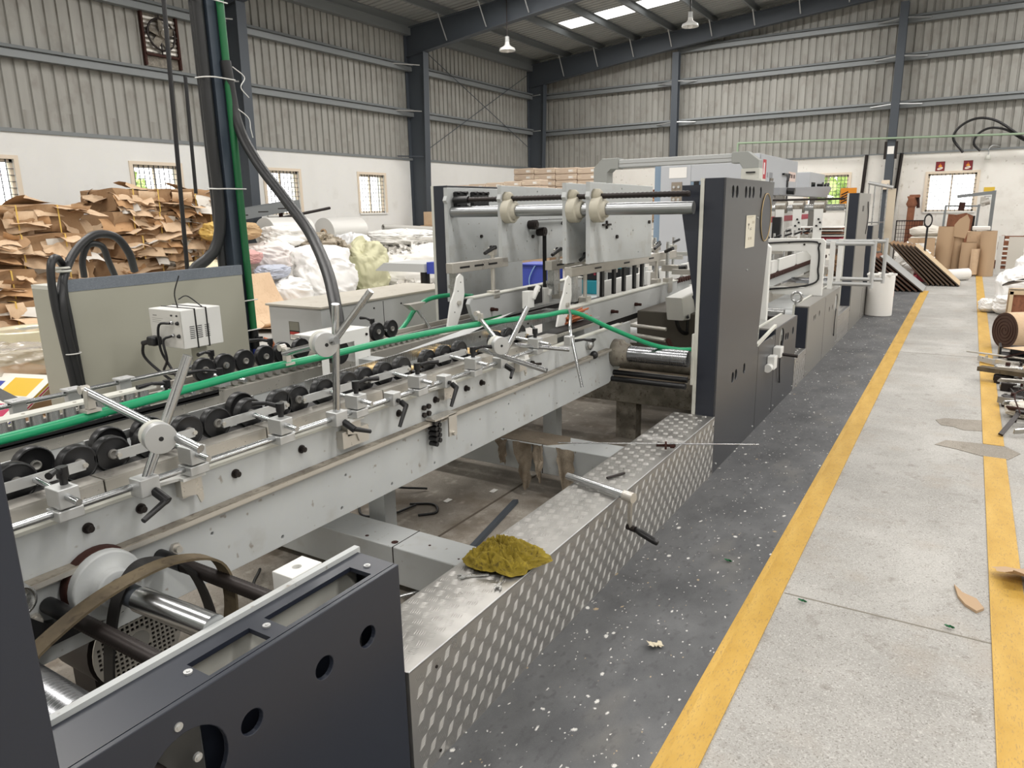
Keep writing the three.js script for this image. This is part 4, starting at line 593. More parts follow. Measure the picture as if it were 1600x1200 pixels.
// dark gear box behind the tower and dirt under it
thing('gear_housing', 'dark oily gear housing box inside the machine beside the tower', 'gearbox', (add) => { add('box', [box(-2.0, -1.42, 0.5, 0.87, -5.6, -4.95, 0.01)], std({ color: 0x5a554d, roughness: 0.7 })); add('tool_arm', [cyl([-1.95, 0.78, -4.5], [-1.6, 0.76, -4.45], 0.014, 12), cyl([-1.95, 0.83, -4.55], [-1.62, 0.82, -4.52], 0.012, 12)], M.inox); add('orange_lever', cyl([-1.58, 0.77, -4.44], [-1.5, 0.66, -4.4], 0.016, 12), M.rust); add('back_plate', box(-3.05, -1.4, 0.02, 0.5, -5.62, -5.6), M.oily); });
thing('bed_beam', 'dirt covered cross beam below the steel shaft by the tower', 'beam', (add) => { add('beam', box(-3.0, -1.36, 0.28, 0.46, -4.75, -4.55, 0.006), M.oily); add('dust_sheet', box(-2.5, -1.5, 0.46, 0.47, -4.76, -4.54), M.web); add('leg', [box(-2.0, -1.85, 0, 0.28, -4.7, -4.6), box(-2.9, -2.75, 0, 0.28, -4.7, -4.6)], M.oily); });
thing('dirty_belt_roll', 'dust caked belt rolls in the dark under the machine', 'roller', (add) => { add('roller', cyl([-2.3, 0.5, -4.9], [-1.4, 0.5, -4.9], 0.06, 18), M.oily); add('axle', cyl([-2.5, 0.5, -4.9], [-1.34, 0.5, -4.9], 0.02, 12), M.iron); });
// ---------- cable pole, cabinets ----------
thing('cable_pole', 'upright dark grey cable duct with green pipe tied to its side', 'pole', (add) => {
  add('duct', box(-3.79, -3.7, 0, 6.6, -2.93, -2.83, 0.004), std({ color: 0x3c4652, roughness: 0.5 }));
  add('green_pipe', cyl([-3.675, 0.9, -2.9], [-3.675, 6.6, -2.9], 0.021, 16), M.greenDark);
  add('cable', tube([[-3.8, 1.2, -2.56], [-3.79, 1.3, -2.62], [-3.75, 1.4, -2.74], [-3.73, 1.6, -2.79], [-3.73, 2.1, -2.79], [-3.74, 3, -2.8], [-3.74, 6.6, -2.8]], 0.032, 80, 12), M.hose);
  add('cable', cyl([-3.77, 0.6, -2.8], [-3.78, 6.6, -2.8], 0.025, 12), M.hose);
  for (const y of [0.92, 1.1, 1.75, 2.35, 2.75]) add('cable_tie', tube([[-3.65, y, -2.93], [-3.65, y, -2.8], [-3.69, y, -2.76], [-3.78, y + 0.005, -2.765]], 0.004, 16, 5), M.white);
  for (const [y, s] of [[2.42, 1], [2.2, -1]]) add('wire_tail', tube([[-3.65, y, -2.92], [-3.63, y - 0.05, -2.98], [-3.62, y - 0.11, -2.96 + 0.02 * s], [-3.62, y - 0.16, -2.99]], 0.003, 20, 5), M.white);
  add('pipe_valve', [cyl([-3.675, 0.8, -2.9], [-3.675, 0.92, -2.9], 0.026, 14), bc(-3.64, 0.86, -2.9, 0.05, 0.03, 0.03)], M.black);
  add('blue_hose', cyl([-3.675, 0.0, -2.9], [-3.675, 0.8, -2.9], 0.018, 12), M.blue);
  add('orange_clip', tube([[-3.63, 0.86, -2.93], [-3.6, 0.83, -2.97], [-3.61, 0.76, -2.98]], 0.01, 16, 8), M.copper);
});
thing('electrical_cabinet', 'tall beige electrical cabinet with speckled grey top edge', 'cabinet', (add) => {
  const z0 = -2.8, z1 = -1.805;
  add('body', box(-3.93, -3.6, 0, 1.265, z0, z1, 0.004), M.beige);
  add('back_panel', box(-3.93, -3.63, 1.265, 1.285, z0, z1), M.cream);
  add('top_edge', box(-3.625, -3.597, 1.262, 1.318, z0, z1), std({ map: T.speckBlue, roughness: 0.5 }));
  add('side_seam', box(-3.64, -3.63, 0.02, 1.26, z1, z1 + 0.002), std({ color: 0x8e8b7c, roughness: 0.6 }));
});
thing('cable_bundle', 'bundle of black cables hanging down the beige cabinet corner', 'cables', (add) => {
  add('cable', tube([[-3.8, 1.32, -2.27], [-3.77, 1.42, -2.233], [-3.75, 1.506, -2.16], [-3.74, 1.516, -2.046], [-3.7, 1.44, -1.92], [-3.62, 1.33, -1.81], [-3.56, 1.231, -1.755], [-3.55, 1.08, -1.75], [-3.55, 0.831, -1.765], [-3.55, 0.4, -1.78]], 0.02, 90, 10), M.hose);
  add('cable', tube([[-3.78, 1.31, -1.99], [-3.77, 1.4, -1.99], [-3.75, 1.47, -2.02], [-3.74, 1.461, -2.08], [-3.77, 1.38, -2.12], [-3.8, 1.3, -2.16]], 0.016, 50, 8), M.hose);
  add('cable', tube([[-3.66, 1.38, -1.84], [-3.6, 1.425, -1.78], [-3.565, 1.39, -1.735], [-3.56, 1.25, -1.722], [-3.555, 1.05, -1.73], [-3.55, 0.8, -1.745], [-3.55, 0.4, -1.76]], 0.018, 70, 8), M.hose);
  add('cable', tube([[-3.62, 1.4, -1.85], [-3.585, 1.3, -1.79], [-3.57, 1.1, -1.785], [-3.565, 0.8, -1.79], [-3.565, 0.4, -1.8]], 0.014, 50, 8), M.hose);
  for (const [y, x] of [[0.98, -3.535], [0.72, -3.53]]) add('cable_tie', tube(circ(-3.55, -1.76, 0.034, 10, 0.036).map(([a, b]) => [a, y, b]), 0.003, 30, 5, true), M.white);
  add('tie_tail', tube([[-3.53, 0.72, -1.73], [-3.5, 0.71, -1.69], [-3.49, 0.67, -1.66], [-3.48, 0.64, -1.65]], 0.003, 16, 5), M.white);
  add('string_knot', [tube(circ(-3.62, -1.81, 0.03, 10).map(([a, b]) => [a, 1.375, b]), 0.006, 30, 6, true), tube(circ(-3.61, -1.81, 0.028, 10).map(([a, b]) => [a, 1.36, b]), 0.006, 30, 6, true)], M.cream);
});
thing('control_box', 'small white electronic control box with black plug on a post', 'control box', (add) => {
  const ct = canvasTex(256, 192, (c, w, h) => { c.fillStyle = '#cfcec8'; c.fillRect(0, 0, w, h); c.fillStyle = '#8b8a86'; c.fillRect(28, 26, 34, 6); for (let i = 0; i < 3; i++) c.fillRect(20, 44 + 10 * i, 90 - i * 14, 2); });
  add('case', box(-3.28, -3.03, 1.0, 1.18, -2.21, -2.0, 0.004), M.white);
  const p = new THREE.PlaneGeometry(0.24, 0.17); p.translate(-3.155, 1.09, -1.9985); add('front_panel', clean(p), std({ map: ct, roughness: 0.5 }), undefined, false);
  for (const [x, y] of [[-3.1, 1.12], [-3.06, 1.12], [-3.1, 1.06], [-3.06, 1.06]]) add('socket', [lathe([[0, 0.012], [0.005, 0.012], [0.008, 0.008], [0.01, 0]], [x, y, -1.998], [x, y, 0], 14)], x < -3.08 ? M.chrome : M.black);
  for (const [x, y] of [[-3.1, 1.155], [-3.06, 1.155]]) add('indicator', cyl([x, y, -2], [x, y, -1.993], 0.004, 10), M.black);
  add('power_plug', [bc(-3.2, 1.035, -1.96, 0.06, 0.045, 0.05, 0.012), cyl([-3.23, 1.03, -1.95], [-3.27, 1.02, -1.945], 0.012, 10)], M.black);
  for (const z of [-2.07, -2.13]) add('cable_strap', [box(-3.283, -3.027, 0.997, 1.183, z - 0.003, z + 0.003)], M.black);
  for (let k = 0; k < 3; k++) add('vent_slots', Array.from({ length: 7 }, (_, i) => box(-3.0302, -3.0285, 1.045 + i * 0.009, 1.048 + i * 0.009, -2.06 - k * 0.04, -2.035 - k * 0.04)), M.black);
  add('post', [box(-3.12, -3.07, 0.5, 1.0, -2.14, -2.09), box(-3.2, -3.0, 0, 0.5, -2.2, -2.02)], M.beige);
  add('lead', tube([[-3.27, 1.02, -1.945], [-3.28, 0.95, -1.95], [-3.2, 0.85, -2.0], [-3.05, 0.75, -2.05]], 0.007, 30, 7), M.black);
  add('lead', tube([[-3.1, 1.12, -1.985], [-3.15, 1.11, -1.96], [-3.16, 1.0, -1.96], [-3.14, 0.92, -1.98], [-3.05, 0.78, -2.0]], 0.006, 30, 7), M.black);
  add('lead', tube([[-3.1, 1.06, -1.985], [-3.13, 1.04, -1.96], [-3.12, 0.95, -1.96], [-3.18, 0.88, -1.98], [-3.05, 0.87, -2.02], [-2.95, 0.83, -2.06]], 0.006, 36, 7), M.black);
  add('antenna_wire', tube([[-3.14, 1.18, -2.06], [-3.15, 1.25, -2.06], [-3.13, 1.33, -2.08]], 0.003, 16, 5), M.black); add('antenna_wire', tube([[-3.14, 1.22, -2.07], [-3.1, 1.235, -2.09], [-3.04, 1.185, -2.12]], 0.003, 16, 5), M.black);
});
thing('low_cabinet', 'low white metal cabinet with nameplate beside the cable pole', 'cabinet', (add) => {
  add('body', box(-4.11, -3.6, 0, 0.985, -4.9, -3.39, 0.003), M.lightGrey); add('top', box(-4.13, -3.585, 0.985, 1.0, -4.92, -3.375, 0.003), std({ map: T.grime, color: 0xfff4e4, roughness: 0.6 }));
  const np = canvasTex(96, 128, (c, w, h) => { c.fillStyle = '#6d6c62'; c.fillRect(0, 0, 96, 62); c.fillStyle = '#9a998c'; for (let i = 0; i < 6; i++) c.fillRect(8, 8 + i * 9, 80, 3); c.fillStyle = '#b23b33'; c.fillRect(4, 70, 88, 20); c.fillStyle = '#e7e4dc'; c.fillRect(4, 90, 88, 34); c.fillStyle = '#333'; c.fillRect(10, 96, 76, 3); c.fillRect(10, 106, 60, 3); });
  const p = new THREE.PlaneGeometry(0.1, 0.13); p.translate(-3.87, 0.82, -3.3885); add('nameplate', clean(p), std({ map: np, roughness: 0.5 }), undefined, false);
  for (const z of [-3.7, -3.9, -4.2, -4.5]) add('screw', screwX(-3.6, 0.93, z, 0.006), M.iron);
  add('panel_joint', box(-3.6, -3.598, 0.02, 0.97, -4.004, -4.0), M.iron);
});

// ================= machine beyond the tower =================
function lowPanel(label, z0, z1, h, o = {}) {
  thing('side_cabinet', label, 'cabinet', (add) => {
    add('side_plate', prism('x', rect(z1, z0, 0, h), XO - 0.012, XO, (o.holes || []).map(([z, y, r]) => circ(z, y, r, 20)), 0.002), o.mat || M.navySheen);
    add('front_plate', box(XI + 0.02, XO - 0.012, 0, h - 0.012, z0 - 0.012, z0), M.navy);
    add('inner_plate', box(XI, XI + 0.019, 0.02, h + 0.01, z1, z0 + 0.008), M.cream);
    add('top_plate', box(XI + 0.02, XO - 0.012, h - 0.012, h, z1, z0), M.panelGrey);
    for (const z of [z0 - 0.05, (z0 + z1) / 2, z1 + 0.05]) add('screw', screwX(XO, 0.05, z, 0.007), M.alu);
    for (const z of o.joints || []) add('panel_joint', box(XO, XO + 0.0008, 0.01, h - 0.02, z - 0.004, z + 0.004), M.black);
    if (o.cord) add('door_cord', tube(o.cord, 0.005, 30, 6), M.black);
  });
}
lowPanel('low navy side cabinet with painted grey sheen and large round hole right behind the tower', -5.745, -6.575, 0.67, { holes: [[-5.98, 0.56, 0.085], [-6.14, 0.55, 0.03], [-6.22, 0.545, 0.03], [-6.42, 0.56, 0.032]], cord: [[XO + 0.006, 0.5, -5.95], [XO + 0.012, 0.38, -5.9], [XO + 0.012, 0.25, -5.93], [XO + 0.006, 0.2, -5.98]] });
treadBox('short tread plate box between the first two low cabinets', -7.11, -6.585, 0.285, -1.435, false);
lowPanel('long low side cabinet with navy end and five small holes', -7.12, -9.0, 0.68, { joints: [-8.05], holes: [[-7.42, 0.53, 0.03], [-7.5, 0.53, 0.03], [-7.72, 0.54, 0.03], [-8.35, 0.5, 0.03], [-8.55, 0.5, 0.03], [-8.8, 0.52, 0.1]], mat: M.panelGrey, cord: [[XO + 0.006, 0.45, -8.8], [XO + 0.02, 0.3, -8.65], [XO + 0.006, 0.15, -8.78]] });
treadBox('tread plate box in front of the second tall tower', -10.03, -9.01, 0.335, -1.435, false);
tower('side_tower', 'second tall tower with navy front and brushed side, near the handrails', { z0: -10.05, z1: -11.2, h: 1.725, mat: M.panelGrey, side: [[-10.05, 0], [-10.05, 1.725], [-11.2, 1.725], [-11.1, 0.9], [-11.2, 0.45], [-11.2, 0]], more: (add) => { add('label_plate', box(XO, XO + 0.002, 1.5, 1.57, -10.55, -10.4), M.iron); add('door_cord', tube([[XO + 0.004, 1.62, -10.9], [XO + 0.01, 1.4, -11.0], [XO + 0.004, 1.2, -10.92]], 0.006, 30, 6), M.black); } });
lowPanel('small low cabinet between the second tower and the shorter one', -11.22, -11.85, 0.45, { mat: M.panelGrey });
tower('side_tower', 'shorter third tower with navy front behind the second tower', { z0: -11.9, z1: -12.6, h: 1.28, mat: M.panelGrey, side: [[-11.9, 0], [-11.9, 1.28], [-12.6, 1.28], [-12.6, 0]] });
treadBox('small tread plate box beyond the third tower', -13.2, -12.62, 0.33, -1.435, false);
// roll-cage handrails
for (const [z, x1, lab, dy] of [[-8.75, -0.84, 'nearer steel tube guard frame sticking out in front of second tower', 0], [-9.35, -0.78, 'farther steel tube guard frame sticking out in front of second tower', 0.0]]) thing('guard_frame', lab, 'railing', (add) => {
  add('top_tube', cyl([-1.42, 1.175, z], [x1, 1.175, z], 0.022, 16), M.alu); add('bottom_tube', cyl([-1.42, 0.74, z], [x1, 0.74, z], 0.022, 16), M.alu); add('end_tube', cyl([x1, 1.21, z], [x1, 0.7, z], 0.02, 16), M.alu); add('mount_post', box(-1.28, -1.23, z < -9 ? 0.336 : 0.68, 1.2, z - 0.03, z + 0.03), M.white);
});
function cFrame(label, z, x0, x1, yb, yt, t) { thing('c_frame', label, 'frame', (add) => {
  add('frame', prism('z', [[x1, yb], [x1, yt - 0.03], [x1 - 0.03, yt], [x0, yt], [x0, yt - t * 1.0], [x1 - t - 0.04, yt - t], [x1 - t, yt - t - 0.05], [x1 - t, yb + t * 0.7], [x1 - t - 0.04, yb + t * 0.6], [x0 + 0.1, yb + t * 0.6], [x0 + 0.1, yb]], z - 0.06, z, [], 0.004), M.white);
  add('cable', tube([[x0 + 0.1, yt - 0.06, z + 0.01], [x1 - t, yt - 0.03, z + 0.012], [x1 - 0.06, yt - 0.1, z + 0.012], [x1 - 0.05, yt - 0.3, z + 0.012], [x1 - 0.1, yb + 0.12, z + 0.012], [x0 + 0.2, yb + 0.03, z + 0.015]], 0.009, 50, 7), M.black);
  for (const [dx, dy] of [[0.05, 0.05], [0.2, 0.06], [0.35, 0.04]]) add('bolt', cyl([x1 - dx, yt - dy, z], [x1 - dx, yt - dy, z + 0.012], 0.01, 8), M.iron);
  add('foot', box(x1 - t, x1, 0.3, yb, z - 0.06, z), M.white);
}); }
cFrame('white C shaped frame with black cable just right of the tower', -6.1, -1.85, -1.34, 0.68, 1.3, 0.11);
cFrame('larger white C shaped frame with looping black cable before the guard rails', -8.0, -2.1, -1.22, 0.68, 1.26, 0.13);
[[-9.9, -2.06], [-9.9, -1.85], [-9.9, -1.6]].forEach(([z, x], i) => thing('hanging_plate', ['narrow white hanging plate with black chute on the far shaft, leftmost', 'narrow white hanging plate with black knobs on the far shaft, middle', 'narrow white hanging plate on the far shaft, right by second tower'][i], 'plate', (add) => {
  add('plate', prism('z', [[x - 0.07, 1.62], [x + 0.05, 1.62], [x + 0.04, 1.45], [x + 0.04, 1.1], [x - 0.06, 1.1], [x - 0.06, 1.45]], z + 0.04, z + 0.07), M.white); add('collar', cyl([x - 0.07, 1.57, z], [x + 0.06, 1.57, z], 0.075, 20), M.oily);
  if (!i) add('chute', box(x - 0.08, x + 0.02, 1.15, 1.45, z + 0.07, z + 0.14), M.black); else for (const [dx, y] of [[0, 1.42], [0.02, 1.38], [-0.02, 1.34], [0.03, 1.3]]) add('knob', cyl([x + dx, y, z + 0.07], [x + dx, y, z + 0.095], 0.012, 10), M.black);
}));
thing('far_upper_shaft', 'steel shaft and thin black rod reaching the second tower', 'shaft', (add) => { add('shaft', cyl([-3.0, 1.56, -9.9], [XI, 1.56, -9.9], 0.04, 18), M.steel); add('rod', cyl([-3.0, 1.66, -9.9], [XI, 1.66, -9.9], 0.014, 10), M.iron); });
for (const [y, r, z, lab, m] of [[0.665, 0.03, -6.75, 'bright steel tie shaft behind the first low cabinet', M.steel], [0.58, 0.045, -6.8, 'dark round shaft behind the first low cabinet', M.iron], [0.72, 0.035, -9.2, 'steel tie shaft behind the long low cabinet', M.chromeWorn]]) solo('tie_shaft', lab, 'shaft', cyl([-3.0, y, z], [XI, y, z], r, 18), m);
solo('lifting_eye', 'steel lifting eye bolt on the long low cabinet corner', 'eye bolt', [clean(new THREE.TorusGeometry(0.045, 0.013, 10, 24)).translate(-1.3, 0.76, -7.14), cyl([-1.3, 0.69, -7.14], [-1.3, 0.72, -7.14], 0.02, 12)], M.steel);
// carriers with their roller rows in the second section
[[-1.75, 'nearer'], [-2.5, 'farther']].forEach(([x, w], i) => thing('folder_carrier', `white ${w} folder carrier with brown roller row beyond the tower`, 'carrier', (add) => {
  add('rail', box(x - 0.03, x, 0.74, 0.86, -11.6, -5.3, 0.004), M.paint); add('lower_rail', box(x - 0.04, x + 0.04, 0.6, 0.7, -11.6, -5.3), M.inox);
  for (let k = 0; k < 6; k++) add('upper_cover', prism('x', [[-5.4 - k, 1.02], [-6.3 - k, 1.02], [-6.32 - k, 0.9], [-6.25 - k, 0.885], [-5.45 - k, 0.885], [-5.4 - k, 0.9]], x - 0.02, x + 0.01), M.white);
  const rl = []; for (let z = -5.4; z > -11.4; z -= 0.07) rl.push(cyl([x, 0.868, z], [x + 0.05, 0.868, z], 0.022, 8)); add('roller_row', rl, M.rust).userData.kind = 'stuff';
  for (let z = -5.6; z > -11; z -= 0.55) { add('cross_bar', [box(x - 0.22, x + 0.05, 1.08, 1.12, z - 0.02, z + 0.02)], M.inox); add('post', cyl([x - 0.05, 1.0, z], [x - 0.05, 1.3, z], 0.013, 10), M.steel); add('clamp', bc(x - 0.05, 1.2, z, 0.06, 0.05, 0.06, 0.004), M.inox); add('clamp_lever', [cyl([x - 0.05, 1.25, z], [x + 0.03, 1.28, z + 0.06], 0.013, 8)], M.black); }
  for (const z of [-7.9, -11.2]) add('leg', box(x - 0.03, x, 0.36, 0.6, z, z + 0.2), M.paint);
  add('belt', box(x - 0.1, x - 0.04, 0.868, 0.876, -11.5, -5.3), M.beltDark);
}));
const rj = rng(321);
for (let i = 0; i < 10; i++) { const z = -5.7 - i * 0.5, x = -2.05 - 0.3 * (i % 3), k = i % 3; thing('adjuster_unit', `${['steel post with black clamp knob', 'grey bracket with steel rods', 'white arm with round dial'][k]} inside the folding section, ${['nearest', 'second', 'third', 'fourth', 'fifth', 'sixth', 'seventh', 'eighth', 'ninth', 'farthest'][i]} from the tower`, 'adjuster', (add) => {
  add('post', cyl([x, 0.86, z], [x, 1.28 + 0.1 * rj(), z], 0.014, 10), M.steel); add('bracket', [bc(x + 0.03, 1.12, z, 0.14, 0.05, 0.06, 0.004), bc(x, 0.98, z - 0.02, 0.05, 0.12, 0.1, 0.004)], k === 2 ? M.white : M.inox);
  if (k === 0) add('knob', [cyl([x + 0.1, 1.12, z], [x + 0.16, 1.13, z], 0.02, 12), cyl([x - 0.02, 1.25, z], [x + 0.06, 1.28, z + 0.05], 0.014, 8)], M.black); if (k === 1) add('rod', [cyl([x - 0.12, 1.2, z], [x + 0.16, 1.2, z], 0.009, 8), cyl([x + 0.05, 0.9, z], [x + 0.05, 1.3, z + 0.1], 0.008, 8)], M.chrome); if (k === 2) add('dial', [cyl([x + 0.1, 1.16, z], [x + 0.12, 1.16, z], 0.05, 18)], M.iron);
  add('foot', bc(x, 0.85, z, 0.1, 0.03, 0.1), M.inox);
}); }
solo('folder_bed', 'grey lower bed plate of the folding section beyond the tower', 'bed', [box(-3.0, -1.45, 0.3, 0.36, -11.8, -5.65), box(-2.9, -2.75, 0, 0.3, -11.7, -11.5), box(-1.7, -1.55, 0, 0.3, -11.7, -11.5), box(-2.9, -2.75, 0, 0.3, -6.2, -6.0), box(-1.7, -1.55, 0, 0.3, -6.2, -6.0)], M.paint);
thing('far_handwheel', 'black spoked handwheel seen left of the tower edge', 'handwheel', (add) => { add('rim', clean(new THREE.TorusGeometry(0.13, 0.014, 10, 30)).rotateY(Math.PI / 2 - 0.3).translate(-1.62, 0.86, -4.95), M.black); add('spoke', [cyl([-1.62, 0.73, -4.95], [-1.62, 0.99, -4.95], 0.01, 8), cyl([-1.66, 0.86, -5.07], [-1.58, 0.86, -4.83], 0.01, 8)], M.black); });
thing('white_drum_guard', 'white curved guard beside the folding tower', 'guard', (add) => { add('guard', prism('x', [[-4.75, 1.0], [-5.3, 1.03], [-5.35, 0.9], [-5.0, 0.82], [-4.8, 0.84]], -1.72, -1.6, [], 0.01), M.white); });
// swing arm over the plates
thing('swing_arm', 'grey boxed swing arm bridging above the folding plates', 'arm', (add) => {
  add('beam', box(-2.62, -1.62, 1.935, 2.0, -6.05, -5.95, 0.006), M.lightGrey);
  add('elbow', prism('z', [[-2.6, 2.015], [-2.75, 2.015], [-2.83, 1.94], [-2.83, 1.8], [-2.7, 1.8], [-2.7, 1.9], [-2.67, 1.925], [-2.6, 1.925]], -6.06, -5.94, [], 0.004), std({ color: 0x9a9c98, roughness: 0.5 }));
  add('elbow', prism('z', [[-1.64, 2.01], [-1.52, 2.01], [-1.43, 1.94], [-1.43, 1.88], [-1.55, 1.88], [-1.58, 1.925], [-1.64, 1.925]], -6.06, -5.94, [], 0.004), std({ color: 0x9a9c98, roughness: 0.5 }));
  add('mount_post', box(-2.8, -2.73, 0.36, 1.8, -6.04, -5.96), M.lightGrey); add('screen_bracket', [box(-1.56, -1.42, 1.8, 1.88, -6.05, -5.93, 0.004), box(-1.58, -1.4, 1.72, 1.8, -6.06, -5.92, 0.004)], M.cream); add('bracket_latch', box(-1.52, -1.45, 1.845, 1.855, -5.93, -5.92), M.black);
  add('beam_groove', box(-2.6, -1.64, 1.965, 1.968, -5.951, -5.948), M.panelGrey);
});
// big grey press behind
const brand = canvasTex(512, 192, (c, w, h) => { c.fillStyle = '#b4b7bb'; c.fillRect(0, 0, w, h); c.fillStyle = '#b9303b'; c.fillRect(30, 20, 40, 120); c.fillStyle = '#eee'; c.fillRect(40, 36, 14, 60); c.fillStyle = '#85888c'; c.fillRect(84, 84, 14, 26); c.fillRect(112, 82, 44, 30); c.fillStyle = '#e6cfc4'; c.fillRect(380, 62, 110, 56); c.fillStyle = '#4a2c28'; for (const [x, w] of [[384, 22], [416, 26], [454, 26]]) c.fillRect(x, 76, w, 22); });
thing('press_machine', 'big light grey press with control strip and red stripe behind the tower', 'machine', (add) => {
  const pg = std({ color: 0xb4b7bb, roughness: 0.45 });
  add('left_post', box(-4.5, -3.98, 0, 2.27, -12.6, -12.05, 0.01), pg); add('top_beam', box(-3.98, -2.95, 2.0, 2.27, -12.5, -12.05, 0.01), pg); add('blue_frame', [box(-4.0, -2.95, 1.93, 2.0, -12.2, -12.06), box(-4.0, -3.9, 0.9, 1.94, -12.2, -12.06), box(-4.62, -4.5, 0, 2.27, -12.4, -12.1)], std({ color: 0x7e92a5, roughness: 0.5 }));
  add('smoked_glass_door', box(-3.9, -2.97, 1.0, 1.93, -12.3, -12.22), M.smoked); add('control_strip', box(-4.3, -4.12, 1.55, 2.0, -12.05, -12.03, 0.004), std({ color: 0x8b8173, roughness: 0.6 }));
  for (let i = 0; i < 4; i++) for (const x of [-4.25, -4.17]) add('push_button', cyl([x, 1.92 - i * 0.1, -12.03], [x, 1.92 - i * 0.1, -12.0], 0.02, 10), i === 3 ? M.copper : i % 2 ? M.black : M.lightGrey);
  const nt = new THREE.PlaneGeometry(0.3, 0.17); nt.translate(-4.2, 2.15, -12.045); add('notice_sheet', clean(nt), M.paper); add('latch', box(-3.92, -3.84, 1.93, 2.0, -12.06, -12.03), M.black);
  add('side_body', box(-4.4, -3.0, 1.78, 2.42, -15.6, -12.5, 0.01), pg); add('lower_body', box(-4.4, -3.0, 0, 1.5, -17.5, -13.0, 0.01), M.white); add('red_stripe', box(-2.999, -2.99, 1.3, 1.4, -17.5, -13.05), M.red); add('neck', box(-4.3, -3.2, 1.5, 1.78, -15.4, -12.7), M.panelGrey);
  const p = new THREE.PlaneGeometry(3.0, 0.6); p.rotateY(Math.PI / 2).translate(-2.995, 2.1, -14.05); add('brand_panel', clean(p), std({ map: brand, roughness: 0.45 }), undefined, false);
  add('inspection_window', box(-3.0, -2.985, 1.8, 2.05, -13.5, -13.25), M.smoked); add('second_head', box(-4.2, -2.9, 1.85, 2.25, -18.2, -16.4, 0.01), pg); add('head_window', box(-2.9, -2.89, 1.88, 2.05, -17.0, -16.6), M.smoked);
  for (const z of [-17.3, -17.7, -18.0]) add('knob', [cyl([-2.9, 2.0, z], [-2.8, 2.0, z], 0.03, 10), cyl([-2.8, 2.0, z], [-2.77, 2.0, z], 0.06, 12)], M.black);
  add('door_edge', [box(-2.99, -2.97, 1.5, 2.15, -14.7, -14.62), box(-2.99, -2.95, 2.13, 2.16, -14.75, -14.2)], M.black);
});
thing('feed_table', 'dark grey overhanging feed table in front of the end wall window', 'table', (add) => { add('table', prism('x', [[-11.1, 1.84], [-15.5, 1.93], [-15.7, 1.9], [-15.2, 1.72], [-11.1, 1.74]], -2.5, -2.36, [], 0.006), std({ color: 0x8d8f93, roughness: 0.5 })); add('handle', [cyl([-2.36, 1.8, -11.6], [-2.25, 1.79, -11.6], 0.05, 14), cyl([-2.4, 1.95, -11.8], [-2.4, 2.05, -11.85], 0.02, 8)], M.black); for (const z of [-15, -12.2]) add('support', box(-2.6, -2.5, 0, 1.75, z, z + 0.2), M.panelGrey); });
thing('blue_bin', 'blue plastic bin with pale strap behind the hanging plates', 'bin', (add) => { add('bin', box(-3.64, -3.32, 0.8, 1.09, -6.3, -6.0, 0.012), M.blue); add('rim', box(-3.66, -3.3, 1.085, 1.1, -6.32, -5.98, 0.004), M.blue); add('strap', tube([[-3.5, 0.82, -5.99], [-3.52, 0.95, -5.985], [-3.47, 1.06, -5.985], [-3.44, 1.1, -6.0]], 0.006, 20, 6), std({ color: 0x8fb4dd, roughness: 0.5 })); });
thing('teal_unit', 'teal and black unit standing right of the blue bin', 'machine', (add) => { add('base', box(-3.3, -2.72, 0.8, 0.93, -6.9, -6.3, 0.01), M.teal); add('panel', box(-3.28, -2.74, 0.93, 1.05, -6.8, -6.35, 0.005), M.black); add('cap', box(-3.3, -2.72, 1.05, 1.08, -6.9, -6.3), M.teal); for (const x of [-3.1, -3.0, -2.9]) add('indicator', cyl([x, 0.99, -6.35], [x, 0.99, -6.34], 0.012, 10), M.red); });
solo('machine_shelf', 'low grey machine shelf carrying the blue bin', 'shelf', [box(-3.75, -2.6, 0.77, 0.8, -7.1, -5.85), box(-3.7, -3.6, 0, 0.77, -7.0, -6.9), box(-3.7, -3.6, 0, 0.77, -6.0, -5.9), box(-2.75, -2.65, 0, 0.77, -7, -6.9)], M.lightGrey);

// ================= left background: bales, bags, stacks =================
function curlSheet(w, d, bend, curl, seed) { // a torn kraft sheet, bent and curled at its edge
  const nx = 5, nz = 6, g = new THREE.PlaneGeometry(w, d, nx, nz); g.rotateX(-Math.PI / 2); const p = g.attributes.position, r = rng(seed);
  const ph = r() * 6; const jag = Array.from({ length: nx + 1 }, () => (r() - 0.5) * d * 0.35);
  for (let i = 0; i < p.count; i++) { const ix = i % (nx + 1), iz = Math.floor(i / (nx + 1)); let x = p.getX(i), z = p.getZ(i), t = iz / nz; z += jag[ix] * t; const lift = bend * t * t * d + curl * Math.sin(x / w * 4 + ph) * (0.3 + t) * 0.5; p.setXYZ(i, x + (r() - 0.5) * 0.02, lift + (r() - 0.5) * 0.012, z - Math.abs(bend) * t * t * t * d * 0.3); }
  g.computeVertexNormals(); return clean(g);
}
const sheetVar = []; for (let i = 0; i < 14; i++) sheetVar.push(boxUV(curlSheet(0.28 + 0.5 * R(), 0.22 + 0.3 * R(), rr(-0.9, 0.55), rr(0.02, 0.09), 400 + i)));
const cardMats = [M.card, M.card, M.card, M.cardPale, M.cardPale, M.cardDark, col(0xcac5bc, 0.8), std({ map: T.card, color: 0xe6d2ba, roughness: 0.9 })];
